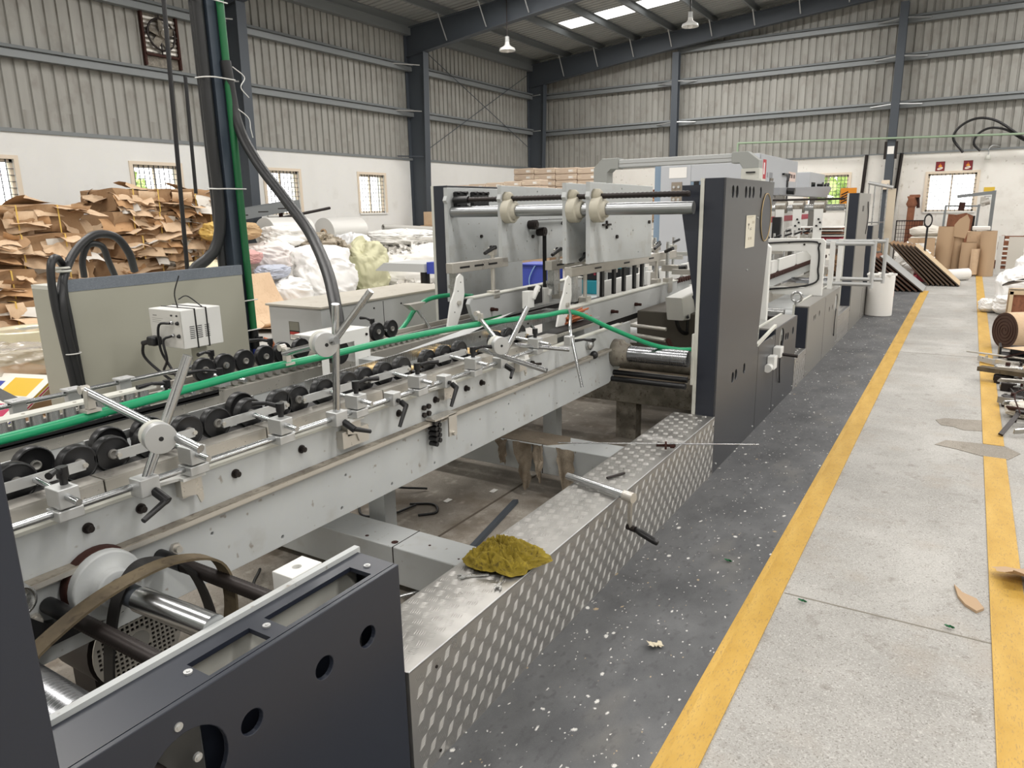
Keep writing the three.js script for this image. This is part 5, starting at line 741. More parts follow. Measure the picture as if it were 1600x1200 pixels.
function bale(label, cx, y0, cz, wx, h, wz, seed, group) {
  const r = rng(seed);
  const g = thing('cardboard_bale', label, 'bale', (add) => {
    const b = new THREE.BoxGeometry(wx, h, wz, 8, 4, 10), p = b.attributes.position; const q = (a, c, e) => Math.sin(a * 17 + seed) * Math.cos(c * 23 + seed * 2) * Math.sin(e * 13 + seed);
    for (let i = 0; i < p.count; i++) { const x = p.getX(i), y = p.getY(i), z = p.getZ(i), k = q(x, y, z) * 0.06; p.setXYZ(i, x * (0.93 + k) + 0.03 * Math.sin(y * 40 + seed + z * 5), y * 0.98 + 0.02 * Math.sin(z * 7 + x * 5 + seed), z * (0.96 + k)); }
    b.computeVertexNormals(); add('core', clean(b).translate(cx, y0 + h / 2, cz), M.cardDark);
    for (const s of [-0.22, 0.2]) { const z = cz + s * wz, xf = cx + wx / 2 + 0.012; add('strap', [box(xf, xf + 0.004, y0, y0 + h, z - 0.008, z + 0.008), box(cx - wx / 2, xf, y0 + h, y0 + h + 0.004, z - 0.008, z + 0.008)], M.strap); }
    const put = (x, y, z, ry, rx, rz, s) => { const m = new THREE.Mesh(sheetVar[Math.floor(r() * sheetVar.length)], cardMats[Math.floor(r() * cardMats.length)]); m.name = 'cardboard_sheet'; m.castShadow = m.receiveShadow = true; m.position.set(x, y, z); m.rotation.set(rx, ry, rz, 'YXZ'); m.scale.setScalar(s); m.userData.own = true; return m; };
    return [r, put];
  });
  // sheets sticking out of the front (+x), the near end (+z) and the top
  const c = g.position, add2 = (x, y, z, ry, rx, rz, s) => { const m = new THREE.Mesh(sheetVar[Math.floor(r() * sheetVar.length)], cardMats[Math.floor(r() * cardMats.length)]); m.name = 'cardboard_sheet'; m.castShadow = m.receiveShadow = true; m.position.set(x - c.x, y - c.y, z - c.z); m.rotation.set(rx, ry, rz, 'YXZ'); m.scale.setScalar(s); g.add(m); };
  for (let i = 0; i < 13; i++) add2(cx + wx / 2 - 0.07 + 0.09 * r(), y0 + 0.03 + r() * (h - 0.05), cz + (r() - 0.5) * wz * 0.95, Math.PI / 2 + (r() - 0.5) * 0.7, (r() - 0.45) * 0.55, (r() - 0.5) * 0.2, 0.5 + 0.42 * r());
  for (let i = 0; i < 4; i++) add2(cx + wx / 2 + 0.01 + 0.03 * r(), y0 + h * (0.3 + 0.5 * r()), cz + (r() - 0.5) * wz * 0.9, Math.PI / 2 + (r() - 0.5) * 0.5, 1.15 + (r() - 0.5) * 0.5, (r() - 0.5) * 0.3, 0.35 + 0.3 * r());
  for (let i = 0; i < 5; i++) add2(cx + (r() - 0.5) * wx, y0 + 0.04 + r() * (h - 0.06), cz + wz / 2 - 0.06 + 0.08 * r(), (r() - 0.5) * 0.7, (r() - 0.45) * 0.6, (r() - 0.5) * 0.2, 0.55 + 0.4 * r());
  return g;
}
const layerNames = ['bottom layer', 'second layer from bottom', 'third layer from bottom', 'fourth layer from bottom', 'fifth layer from bottom', 'sixth layer from bottom'];
{ let s = 1;
  for (const [pile, cols, top, x, hs] of [['the left bale pile', [[-3.55, 1.15, 'left column'], [-4.75, 1.2, 'right column']], 5, -10.35, 0.355], ['the right bale pile', [[-6.55, 0.95, 'left column'], [-7.5, 0.95, 'right column']], 6, -10.9, 0.335]])
    for (const [ci, [z, w, cn]] of cols.entries()) for (let k = 0; k < top; k++) bale(`torn kraft bale, ${cn} of ${pile}, ${layerNames[k]}`, x + 0.08 * Math.sin(s * 2.3), k * hs, z + 0.06 * Math.sin(s * 3.1), 0.95, hs - 0.005, w + 0.06 * Math.sin(s), 1000 + 37 * s++, 'brown kraft bales behind the beige cabinet');
  for (let k = 0; k < 3; k++) bale(`slumped bale of torn brown kraft before the left pile, ${['on the floor', 'middle', 'top'][k]}`, -9.5 - 0.2 * k, k * 0.34, -3.75 - 0.1 * k, 0.8, 0.335, 1.0, 2000 + 91 * k, 'brown kraft bales behind the beige cabinet');
}
for (const [i, [x, z, a]] of [[-10.4, -4.9, 0.2], [-10.3, -4.1, -0.3], [-10.8, -6.7, 0.1], [-10.9, -7.6, 0.4]].entries()) { const m = solo('loose_kraft_sheet', `loose curled kraft sheet lying on top of the ${i < 2 ? 'left' : 'right'} bale pile, ${i % 2 ? 'nearer the right end' : 'nearer the left end'}`, 'sheet', curlSheet(0.55, 0.42, 0.12, 0.1, 700 + i).rotateY(a).translate(x, (i < 2 ? 1.79 : 2.02), z), M.cardPale); }
// flat brown sheets on the floor by the cabinet
for (const [x, z, w, d, ry, lab] of [[-8.6, -3.7, 1.3, 0.9, 0.3, 'flat kraft sheet on the floor left of the beige cabinet'], [-7.7, -3.2, 1.2, 0.8, -0.2, 'crumpled kraft sheet on the floor nearest the tape rolls'], [-9.0, -7.4, 1.5, 1.1, 0.6, 'kraft sheet spread below the plastic waste heap'], [-8.2, -6.9, 1.2, 0.8, 0.2, 'kraft sheet on the floor beside the cable pole']]) solo('kraft_sheet', lab, 'sheet', curlSheet(w, d, 0.05, 0.03, Math.round(x * -50)).rotateY(ry).translate(x, 0.05, z), M.cardPale);
solo('kraft_tube', 'small rolled kraft paper on the floor beside the waste heap', 'roll', [lathe([[0.07, 0], [0.1, 0], [0.1, 0.7], [0.07, 0.7], [0.07, 0]], [-8.35, 0.1, -7.1], [-8.0, 0.1, -7.9], 20)], M.kraft);
solo('curled_kraft', 'large curled kraft sheet leaning on the plastic waste heap', 'sheet', ribbon([[-9.0, 0.75, -7.0], [-8.8, 0.4, -7.0], [-8.55, 0.12, -7.05], [-8.3, 0.05, -7.1], [-8.15, 0.12, -7.12], [-8.2, 0.18, -7.1]], 1.0, 0.006, V(0, 0, 1), 30), M.cardPale);
// bags
function lump(cx, cz, rx, h, rz, seed, o = {}) {
  const g = new THREE.SphereGeometry(1, 84, 56), p = g.attributes.position, f = fbm(seed, 5, 4), f2 = fbm(seed + 5, 9, 3); const y0 = o.y || 0, sq = o.sq ?? 0.55;
  for (let i = 0; i < p.count; i++) { const x = p.getX(i), y = p.getY(i), z = p.getZ(i), a = Math.atan2(z, x) / 6.28319, n = f(a, y * 0.4 + 0.5) - 0.5, m = Math.abs(f2(a * 2, y * 0.6) - 0.5) + 0.6 * Math.abs(f2(a * 4 + y, y * 1.3 + 0.4) - 0.5); const k = 1 + n * (o.n ?? 0.5) - m * (o.w ?? 0.34); const sx = Math.sign(x) * Math.pow(Math.abs(x), sq + 0.25), sz = Math.sign(z) * Math.pow(Math.abs(z), sq + 0.25); p.setXYZ(i, cx + sx * rx * k, y0 + Math.max(0, (Math.sign(y) * Math.pow(Math.abs(y), 0.7) * 0.5 + 0.5) * (1 + n * 0.35)) * h, cz + sz * rz * k); }
  g.computeVertexNormals(); return clean(g);
}
for (const [lab, x, z, rx, h, rz, mat, y] of [
  ['big full white woven sack in the middle of the waste heap', -9.6, -9.15, 0.5, 1.05, 0.68, M.bag, 0],
  ['pale green woven sack right of the big white sack', -9.7, -10.4, 0.4, 1.08, 0.38, M.bagGreen, 0],
  ['greenish sack squeezed behind the big white sack', -9.9, -9.85, 0.3, 0.6, 0.25, col(0x9fae8c), 0],
  ['white plastic sack at the foot of the waste heap by the pole', -9.3, -8.1, 0.35, 0.62, 0.42, M.bag, 0],
  ['white plastic sack with striped film left in the waste heap', -9.5, -7.3, 0.4, 0.6, 0.5, col(0xe4e2df), 0],
  ['pinkish white sack near the top of the waste heap', -9.9, -8.2, 0.4, 0.55, 0.45, col(0xded6d2), 0.6],
  ['cream sack at the left of the waste heap', -9.6, -6.9, 0.35, 0.6, 0.35, col(0xded3b2), 0.35],
  ['blue plastic bag in the waste heap', -9.5, -7.15, 0.12, 0.28, 0.16, col(0x3c86c0, 0.35), 0.92],
  ['yellow plastic bag on top of the waste heap', -10.1, -7.5, 0.25, 0.3, 0.28, col(0xd8b668, 0.4), 1.2],
  ['brown paper bag on top of the waste heap', -10.1, -7.95, 0.25, 0.28, 0.28, col(0xb89a72), 1.2],
  ['clear white film bundle at the right top of the waste heap', -10.2, -8.9, 0.35, 0.4, 0.5, col(0xe9e7e2, 0.35), 1.0],
  ['reddish plastic bag in the middle of the waste heap', -9.55, -7.6, 0.15, 0.22, 0.2, col(0xcf9f9a), 0.85],
  ['bluish striped film bundle in the waste heap', -9.35, -7.85, 0.2, 0.22, 0.3, col(0xb4b9c6), 0.6],
  ['lower white sack supporting the back of the waste heap', -10.2, -8.5, 0.5, 1.15, 0.45, col(0xe6e4e0), 0],
  ['lower white sack behind the big white sack', -10.6, -9.3, 0.5, 1.05, 0.8, col(0xe0dedb), 0],
  ['grey white sack leaning behind the pale green sack', -10.3, -10.7, 0.4, 1.2, 0.4, col(0xdedede), 0]]) solo('waste_sack', lab, 'sack', lump(x, z, rx, h, rz, Math.round(Math.abs(x * 31 + z * 77 + y * 13)), { y }), mat, { group: 'plastic waste sacks in the background heap' });
function shreds(name, label, cx, cz, rx, rz, h, n, mats, seed, s0, base) {
  thing(name, label, 'paper heap', (add, g) => {
    const r = rng(seed); add('mound', lump(cx, cz, rx, h * 0.9, rz, seed, { sq: 0.9, w: 0.1 }), base || M.paper);
    const bits = mats.map(() => []); for (let i = 0; i < n; i++) { const a = r() * 6.283, q = Math.sqrt(r()), x = cx + Math.cos(a) * q * rx * 1.05, z = cz + Math.sin(a) * q * rz * 1.05, y = h * (1 - q * q) * (0.85 + 0.2 * r()) + 0.02; const w = s0 * (0.5 + r()), b = clean(new THREE.PlaneGeometry(w, w * (0.25 + 0.6 * r()), 2, 1)); const bp = b.attributes.position; for (let k = 0; k < bp.count; k++) bp.setZ(k, Math.abs(bp.getX(k)) * 0.5 * (r() > 0.5 ? 1 : 1)); b.computeVertexNormals(); b.rotateX(r() * 6).rotateY(r() * 6).translate(x, y, z); bits[i % mats.length].push(b); }
    bits.forEach((b, i) => { if (b.length) { const m = add('paper_shreds', b, mats[i]); m.userData.kind = 'stuff'; } });
  });
}
shreds('paper_heap', 'heap of shredded white paper left of the far navy tower', -9.9, -11.9, 1.0, 1.1, 1.05, 1500, [M.paper, col(0xf2f0ec), col(0xd4d0ca)], 77, 0.12);
shreds('straw_heap', 'bundle of grey strip waste on top of the white sack', -10.0, -9.5, 0.35, 0.55, 0.25, 400, [col(0x9a9080), col(0xb8ae9c)], 78, 0.14, col(0x9a9080)); scene.children[scene.children.length - 1].position.y += 0.95;
solo('white_sheet_drape', 'white sheet draped over the shredded paper heap', 'sheet', lump(-10.2, -12.2, 0.75, 0.35, 0.9, 93, { y: 0.9, n: 0.3 }), M.paper);
for (const [x, z, y, lab] of [[-11.3, -11.4, 0.92, 'large grey film roll lying behind the pale green sack, right one'], [-11.3, -9.9, 0.95, 'large grey film roll lying behind the white sack, left one']]) thing('film_roll', lab, 'roll', (add) => { add('film', cyl([x, y + 0.3, z - 0.5], [x, y + 0.3, z + 0.5], 0.3, 30), col(0xd5d4cf, 0.35)); add('core', lathe([[0.05, 0], [0.08, 0], [0.08, 0.03], [0.05, 0.03]], [x, y + 0.3, z + 0.5], [x, y + 0.3, z + 2], 18), M.kraft); add('stand', box(x - 0.25, x + 0.25, 0, y + 0.02, z - 0.4, z + 0.4), M.kraft); });
thing('metal_trough', 'long grey perforated metal tray leaning over the waste heap', 'tray', (add) => { const p = [-12.2, 1.2, -6.9], q = [-12.2, 1.72, -11.0]; add('tray', [bar(p, q, 0.3, 0.012), bar([p[0] + 0.15, p[1] + 0.08, p[2]], [q[0] + 0.15, q[1] + 0.08, q[2]], 0.012, 0.2), bar([p[0] - 0.15, p[1] + 0.08, p[2]], [q[0] - 0.15, q[1] + 0.08, q[2]], 0.012, 0.2)], M.girt); for (let k = 1; k < 8; k++) add('slot', bar([p[0] + 0.157, p[1] + 0.1 + k * 0.06, p[2] - k * 0.5], [p[0] + 0.157, p[1] + 0.104 + k * 0.06, p[2] - k * 0.5 - 0.25], 0.004, 0.02), M.iron); add('pole', cyl([-12.0, 1.5, -10.2], [-12.0, 1.72, -11.8], 0.03, 10), M.iron); add('trestle', bar([-12.2, 0, -7.3], [-12.2, 1.24, -7.3], 0.06, 0.06), M.rust); add('trestle', bar([-12.2, 0, -10.6], [-12.2, 1.66, -10.6], 0.06, 0.06), M.rust); });
solo('paper_tube', 'long grey cardboard tube leaning behind the paper heap', 'tube', lathe([[0.05, 0], [0.07, 0], [0.07, 1.6], [0.05, 1.6], [0.05, 0]], [-11.2, 1.28, -12.6], [-10.6, 1.15, -14.4], 16), col(0xb4b2ac));
thing('carton_stack', 'brown cartons stacked against the steel column', 'carton', (add) => { add('carton', box(-12.4, -11.8, 0, 0.7, -16.0, -15.3, 0.01), M.card); add('carton', box(-12.35, -11.85, 0.7, 1.25, -15.95, -15.35, 0.01), M.kraft); add('carton', box(-12.3, -11.9, 1.25, 1.6, -15.8, -15.45, 0.01), M.card); });
thing('work_bench', 'small white bench with blue edge beside the far navy tower', 'bench', (add) => { add('top', prism('z', [[-6.4, 0.88], [-5.6, 0.88], [-5.6, 0.98], [-6.25, 0.98]], -7.6, -7.0), M.lightGrey); add('blue_edge', box(-5.6, -5.4, 0.86, 1.0, -7.4, -7.05), M.blue); add('leg', [cyl([-5.75, 0, -7.2], [-5.75, 0.88, -7.2], 0.06, 12), box(-6.0, -5.5, 0, 0.03, -7.5, -6.9)], M.black); });
// tape rolls and film-wrapped boxes at the left edge
[0.0, 0.17, 0.33, 0.48, 0.63, 0.78].forEach((y, i) => thing('tape_roll', `wide roll of clear tape at left edge, ${['bottom', 'second', 'third', 'fourth', 'fifth', 'topmost'][i]} of its stack`, 'tape roll', (add) => { const x = -5.35 + 0.02 * Math.sin(i * 5), z = -2.38 + 0.02 * Math.cos(i * 3); add('tape', lathe([[0.08, 0.005], [0.225, 0.005], [0.23, 0.012], [0.23, 0.135 - (i === 5 ? 0.04 : 0)], [0.225, 0.145 - (i === 5 ? 0.04 : 0)], [0.08, 0.145 - (i === 5 ? 0.04 : 0)], [0.08, 0.005]], [x, y, z], [x, y + 1, z], 36), M.tape); add('core', lathe([[0.07, 0], [0.08, 0], [0.08, 0.14 - (i === 5 ? 0.04 : 0)], [0.07, 0.14 - (i === 5 ? 0.04 : 0)], [0.07, 0]], [x, y + 0.002, z], [x, y + 1, z], 24), M.cream); }, { group: 'clear tape rolls stacked at the left edge' }));
thing('wrapped_carton', 'brown cartons under crumpled clear film at the left edge', 'carton', (add) => { add('carton', box(-5.0, -4.55, 0, 0.72, -2.2, -1.7, 0.01), M.kraft); add('carton', box(-4.9, -4.5, 0.0, 0.62, -2.45, -2.2, 0.01), M.card); add('film', lump(-4.75, -2.0, 0.32, 0.28, 0.36, 15, { y: 0.62, w: 0.5, n: 0.4 }), M.film); });
solo('steel_scoop', 'bright bent steel strip at the left edge over the cartons', 'strip', bar([-4.0, 0.86, -1.5], [-3.8, 0.72, -1.62], 0.05, 0.006), M.chrome);
const wrapTex = canvasTex(256, 256, (c, w, h) => { c.fillStyle = '#e8e4da'; c.fillRect(0, 0, w, h); c.fillStyle = '#3d4aa0'; c.fillRect(20, 40, 90, 60); c.fillStyle = '#e0b730'; c.fillRect(130, 20, 100, 90); c.fillStyle = '#c23a62'; c.fillRect(60, 150, 160, 70); c.fillStyle = '#5b9a3f'; c.fillRect(0, 120, 70, 40); });
thing('printed_cartons', 'colourful printed packets beside the tape rolls', 'packet', (add) => { const p = new THREE.BoxGeometry(0.5, 0.03, 0.4); add('packet', clean(p).rotateX(0.5).rotateY(0.3).translate(-4.35, 0.66, -1.72), std({ map: wrapTex, roughness: 0.4 }), undefined, false); add('crate', box(-4.7, -4.0, 0, 0.52, -1.95, -1.4, 0.01), M.card); });
// kraft-wrapped reams
const foldMat = col(0xd9c8b2, 0.5), reamMat = col(0xcbb8a4, 0.45);
function ream(label, x, y, z, w, h, d, group) { thing('wrapped_ream', label, 'package', (add) => { add('wrapper', box(x - w / 2, x + w / 2, y, y + h, z - d / 2, z + d / 2, 0.025), reamMat); for (const s of [-1, 1]) add('end_fold', prism('z', [[x + s * w * 0.48, y + h * 0.25], [x + s * w * 0.25, y + h * 0.5], [x + s * w * 0.48, y + h * 0.75]], z + d / 2, z + d / 2 + 0.006), foldMat); add('label', box(x + w * 0.12, x + w * 0.34, y + h * 0.3, y + h * 0.66, z + d / 2, z + d / 2 + 0.004), M.paper); }, { group }); }
for (let c = 0; c < 4; c++) for (let k = 0; k < 4; k++) ream(`kraft wrapped ream in high stack near the corner, column ${['one', 'two', 'three', 'four'][c]} from left, ${['top', 'second', 'third', 'fourth'][k]} row`, -10.75 + c * 0.665, 2.73 - 0.02 * c - 0.165 * (k + 1), -18.3, 0.655, 0.16, 0.5, 'reams on the high stack');
for (let c = 0; c < 5; c++) for (let k = 0; k < 2; k++) ream(`kraft wrapped ream in lower stack before the corner, ${ords[c]} from left, ${k ? 'second' : 'top'} row`, -11.75 + c * 0.55, 2.28 + 0.015 * c - 0.15 * (k + 1), -16.6, 0.54, 0.145, 0.45, 'reams on the lower stack');
solo('ream_stack_base', 'plain lower part of the high wrapped ream stack', 'stack', [box(-11.1, -8.42, 0.12, 2.07, -18.55, -18.05, 0.02), box(-11.1, -8.42, 0, 0.12, -18.5, -18.1)], col(0xb49c82, 0.6)); solo('ream_stack_base', 'plain lower part of the lower wrapped ream stack', 'stack', [box(-12.05, -9.25, 0.12, 1.98, -16.8, -16.4, 0.02), box(-12.0, -9.3, 0, 0.12, -16.8, -16.4)], col(0xb49c82, 0.6));
for (const [x, z, y, lab] of [[-7.0, -17.5, 1.35, 'brown paper scrap heap on white stack behind the plates, left'], [-5.6, -15.5, 1.3, 'brown paper scrap heap on white stack behind the plates, right']]) { shreds('scrap_heap', lab, x, z, 0.7, 0.6, 0.55, 260, [M.card, M.cardPale, M.rustwood], Math.round(-x * 99), 0.35, M.cardDark); scene.children[scene.children.length - 1].position.y += y; solo('board_stack', `stack of white board sheets under the ${x < -6 ? 'left' : 'right'} paper scrap heap`, 'stack', Array.from({ length: 9 }, (_, i) => box(x - 0.75, x + 0.75, i * y / 9, (i + 0.93) * y / 9, z - 0.6, z + 0.6)), M.paper); }
// ---------- things on the walls and hanging from the roof ----------
thing('exhaust_fan', 'dusty exhaust fan in a louvred wall opening, high on the left wall', 'fan', (add) => {
  const x = XL + 0.02, z = -8.98, y = 4.82; add('backing', box(x - 0.08, x - 0.03, y - 0.5, y + 0.42, z - 0.36, z + 0.34), M.oily); add('frame', [box(x - 0.03, x + 0.04, y - 0.5, y + 0.45, z - 0.38, z - 0.34), box(x - 0.03, x + 0.04, y - 0.5, y + 0.45, z + 0.32, z + 0.36), box(x - 0.03, x + 0.04, y - 0.32, y - 0.28, z - 0.36, z + 0.34)], M.rust); for (let k = 0; k < 8; k++) add('louvre', box(x - 0.03, x - 0.01, y - 0.25 + k * 0.08, y - 0.21 + k * 0.08, z - 0.34, z + 0.32), M.inox);
  add('ring', clean(new THREE.TorusGeometry(0.27, 0.02, 8, 32)).rotateY(Math.PI / 2).translate(x + 0.06, y + 0.06, z), M.iron); add('hub', cyl([x + 0.03, y + 0.06, z], [x + 0.16, y + 0.06, z], 0.07, 18), M.oily); for (let k = 0; k < 5; k++) { const a = k * 1.2566, b = new THREE.BoxGeometry(0.01, 0.2, 0.13); b.rotateY(0.5).translate(0, 0.15, 0).rotateX(a).translate(x + 0.06, y + 0.06, z); add('blade', clean(b), M.oily); } add('bracket', [box(x + 0.02, x + 0.04, y + 0.05, y + 0.07, z - 0.34, z + 0.32), box(x + 0.02, x + 0.04, y - 0.3, y + 0.4, z - 0.01, z + 0.01)], M.iron);
});
for (const [x, y, z, lab] of [[-10.0, 5.36, -16.1, 'bell pendant lamp hanging at the steel frame left of centre'], [-6.1, 5.72, -18.0, 'bell pendant lamp hanging near the roof lights']]) thing('pendant_lamp', lab, 'lamp', (add) => { add('cord', cyl([x, y + 0.3, z], [x, roofY(x) - 0.2, z], 0.012, 6), M.iron); add('shade', lathe([[0.05, 0.2], [0.06, 0.14], [0.1, 0.1], [0.18, 0.06], [0.2, 0.0], [0.19, 0.0], [0.165, 0.055], [0.09, 0.09], [0.05, 0.13], [0.04, 0.2]], [x, y, z], [x, y + 1, z], 28), M.white); add('holder', cyl([x, y + 0.18, z], [x, y + 0.32, z], 0.05, 16), M.lightGrey); add('bulb', clean(new THREE.SphereGeometry(0.06, 14, 10)).translate(x, y + 0.02, z), M.paper); });
solo('black_cable', 'black cable hanging straight down in front of the left wall, nearer one', 'cable', cyl([-5, 1.2, -3.4], [-5, 6.8, -3.62], 0.016, 8), M.black); solo('black_cable', 'thin black cable hanging beside the nearer cable, slanted one', 'cable', cyl([-6, 1.8, -4.26], [-6, 2.8, -4.29], 0.016, 8), M.black);

// ================= far right wall and aisle side =================
const pilaster = struct('trim_1', box(-2.7, -1.72, 0, 2.88, ZG, ZG + 0.1), M.plasterFlaky);
[[-0.83, 'left'], [-0.2, 'right']].forEach(([x, w]) => thing('wall_poster', `small red poster with orange figure above the end wall window, ${w} one`, 'poster', (add) => {
  const t = canvasTex(128, 150, (c, W, H) => { c.fillStyle = '#7c1f28'; c.fillRect(0, 0, W, H); c.fillStyle = '#c8642d'; c.beginPath(); c.moveTo(64, 22); c.lineTo(100, 84); c.lineTo(28, 84); c.fill(); c.fillStyle = '#e9a33a'; c.fillRect(44, 60, 40, 26); c.fillStyle = '#ece5d6'; c.beginPath(); c.ellipse(64, 112, 44, 20, -0.3, 0, 7); c.fill(); c.fillStyle = '#7c1f28'; c.fillRect(38, 106, 52, 6); });
  const p = new THREE.PlaneGeometry(0.2, 0.235); p.translate(x, 2.52, ZG + 0.0115); add('print', clean(p), std({ map: t, roughness: 0.5 }), undefined, false); add('board', box(x - 0.105, x + 0.105, 2.4, 2.64, ZG, ZG + 0.01), M.iron);
}));
solo('wall_conduit', 'pale green conduit pipe strung along the end wall', 'pipe', [cyl([-6.1, 3.4, ZG + 0.42], [6, 3.05, ZG + 0.42], 0.028, 8), cyl([-6.1, 2.85, ZG + 0.42], [-6.1, 3.4, ZG + 0.42], 0.03, 8)], col(0x8fa38a));
solo('cable_loop', 'looped black cable on the end wall at the right edge, larger loop', 'cable', tube([[1.6, 2.75, ZG + 0.3], [0.91, 3.12, ZG + 0.3], [0.33, 3.54, ZG + 0.3], [-0.09, 3.65, ZG + 0.3], [-0.45, 3.5, ZG + 0.3], [-0.6, 3.2, ZG + 0.3], [-0.345, 2.83, ZG + 0.3]], 0.03, 60, 8), M.black);
solo('cable_loop', 'looped black cable on the end wall at the right edge, smaller loop', 'cable', tube([[1.6, 2.65, ZG + 0.25], [0.9, 3.08, ZG + 0.25], [0.55, 3.32, ZG + 0.25], [0.21, 3.4, ZG + 0.25], [-0.05, 3.28, ZG + 0.25], [-0.13, 3.04, ZG + 0.25], [0.03, 2.85, ZG + 0.25]], 0.028, 50, 8), M.black);
for (const [x0, x1, lab] of [[-2.62, -2.72, 'black drain pipe left of the end wall pilaster'], [-1.76, -1.9, 'black drain pipe right of the end wall pilaster']]) solo('drain_pipe', lab, 'pipe', cyl([x0, 2.9, ZG + 0.14], [x1, 0.3, ZG + 0.14], 0.045, 10), M.iron);
thing('column_notice', 'white notice with small box below on the end wall column', 'notice', (add) => { add('sheet', box(-2.1, -1.94, 2.88, 3.08, ZG + 0.376, ZG + 0.38), M.paper); add('channel', [box(-2.18, -2.12, 2.75, 3.2, ZG + 0.36, ZG + 0.39), box(-1.92, -1.86, 2.75, 3.2, ZG + 0.36, ZG + 0.39)], M.iron); add('meter_box', box(-2.16, -1.96, 1.95, 2.2, ZG + 0.376, ZG + 0.5, 0.02), M.frame); });
thing('wall_lamp', 'small bracket lamp on the end wall at the right', 'lamp', (add) => { add('arm', tube([[0.45, 2.95, ZG], [0.3, 2.98, ZG + 0.1], [0.22, 2.9, ZG + 0.15], [0.22, 2.75, ZG + 0.15]], 0.015, 20, 6), M.galv); add('head', lathe([[0, 0.12], [0.05, 0.12], [0.08, 0], [0, 0]], [0.22, 2.63, ZG + 0.15], [0.22, 3, ZG + 0.15], 14), M.cream); });
thing('wall_sign', 'white and yellow sign on the end wall right of the window', 'sign', (add) => { add('board', box(0.22, 0.46, 1.62, 1.95, ZG, ZG + 0.012), M.white); add('header', box(0.22, 0.46, 1.84, 1.95, ZG + 0.012, ZG + 0.016), col(0xd8b53a)); add('text_line', [box(0.25, 0.43, 1.76, 1.775, ZG + 0.012, ZG + 0.015), box(0.25, 0.4, 1.71, 1.725, ZG + 0.012, ZG + 0.015)], M.panelGrey); });
thing('striped_sign', 'orange sign with black stripes behind the second tower', 'sign', (add) => { add('board', box(-2.24, -1.95, 1.6, 1.9, -16.02, -16.0), M.orange); for (let k = 0; k < 4; k++) add('stripe', bar([-2.22, 1.62 + k * 0.05, -15.998], [-2.1, 1.68 + k * 0.05, -15.998], 0.022, 0.004), M.black); add('post', box(-2.12, -2.07, 0, 1.9, -16.06, -16.02), M.steelGrey); });
thing('metal_rack', 'tall metal rack frame with slanted top bar beside the column', 'rack', (add) => { add('top_bar', cyl([-1.86, 2.01, -17], [-1.4, 1.9, -17], 0.035, 12), M.alu); for (const x of [-1.84, -1.73, -1.6, -1.5]) add('rod', cyl([x, 0, -17], [x, 1.98, -17], 0.014, 8), M.steel); add('panel', box(-1.5, -1.34, 0, 1.88, -17.05, -17.0), col(0xc7bba6)); add('shelf', [box(-1.86, -1.5, 1.2, 1.22, -17.2, -16.9), box(-1.86, -1.5, 0.6, 0.62, -17.2, -16.9)], M.steel); });
thing('paper_pile_table', 'white sheets and red box piled beyond the guard rails', 'pile', (add) => { for (let k = 0; k < 7; k++) { const b = box(-2.6, -1.75, 1.08 + k * 0.022, 1.095 + k * 0.022, -13.9, -13.2); b.translate(0.04 * Math.sin(k * 4), 0, 0.05 * Math.cos(k * 3)); add('sheet', b, k % 3 === 2 ? M.rustwood : M.paper); } add('red_box', box(-2.15, -1.75, 0.93, 1.06, -13.6, -13.2, 0.005), M.red); add('table', [box(-2.8, -1.6, 0.88, 0.92, -14, -13.1), box(-2.75, -2.68, 0, 0.88, -13.2, -13.12), box(-1.7, -1.62, 0, 0.88, -13.2, -13.12), box(-2.75, -2.68, 0, 0.88, -13.98, -13.9), box(-1.7, -1.62, 0, 0.88, -13.98, -13.9)], M.panelGrey); add('stack', box(-2.7, -2.2, 0.92, 1.08, -13.9, -13.2), M.paper); });
// rusty mesh bins and pump by the wall
thing('mesh_bin', 'rusty wire mesh bin under the end wall, left of the window', 'bin', (add) => { add('panel', box(-1.36, -1.05, 0.3, 1.12, -22.5, -22.45), M.rustwood); const b = []; for (let x = -1.66; x < -1.0; x += 0.06) b.push(cyl([x, 0, -22.3], [x, 1.12, -22.3], 0.005, 5)); for (let y = 0.1; y < 1.13; y += 0.1) b.push(cyl([-1.66, y, -22.3], [-1.02, y, -22.3], 0.005, 5)); add('mesh_wire', b, M.rust).userData.kind = 'stuff'; add('rim', [bar([-1.68, 1.13, -22.3], [-1.0, 1.13, -22.3], 0.025, 0.025), bar([-1.67, 0, -22.3], [-1.67, 1.13, -22.3], 0.025, 0.025), bar([-1.01, 0, -22.3], [-1.01, 1.18, -22.3], 0.025, 0.025)], M.iron); });
thing('rusty_pump', 'rusty brown pump standing behind the wire mesh bin', 'pump', (add) => { add('column', [cyl([-1.4, 0, -22.7], [-1.38, 1.5, -22.7], 0.09, 12), box(-1.45, -1.2, 1.72, 1.8, -22.8, -22.6, 0.02), lathe([[0.1, 0], [0.14, 0.08], [0.1, 0.2], [0.13, 0.28], [0, 0.28]], [-1.38, 1.48, -22.7], [-1.38, 3, -22.7], 14)], M.rustwood); add('handle', cyl([-1.25, 1.72, -22.7], [-1.22, 1.45, -22.7], 0.04, 10), M.rust); });
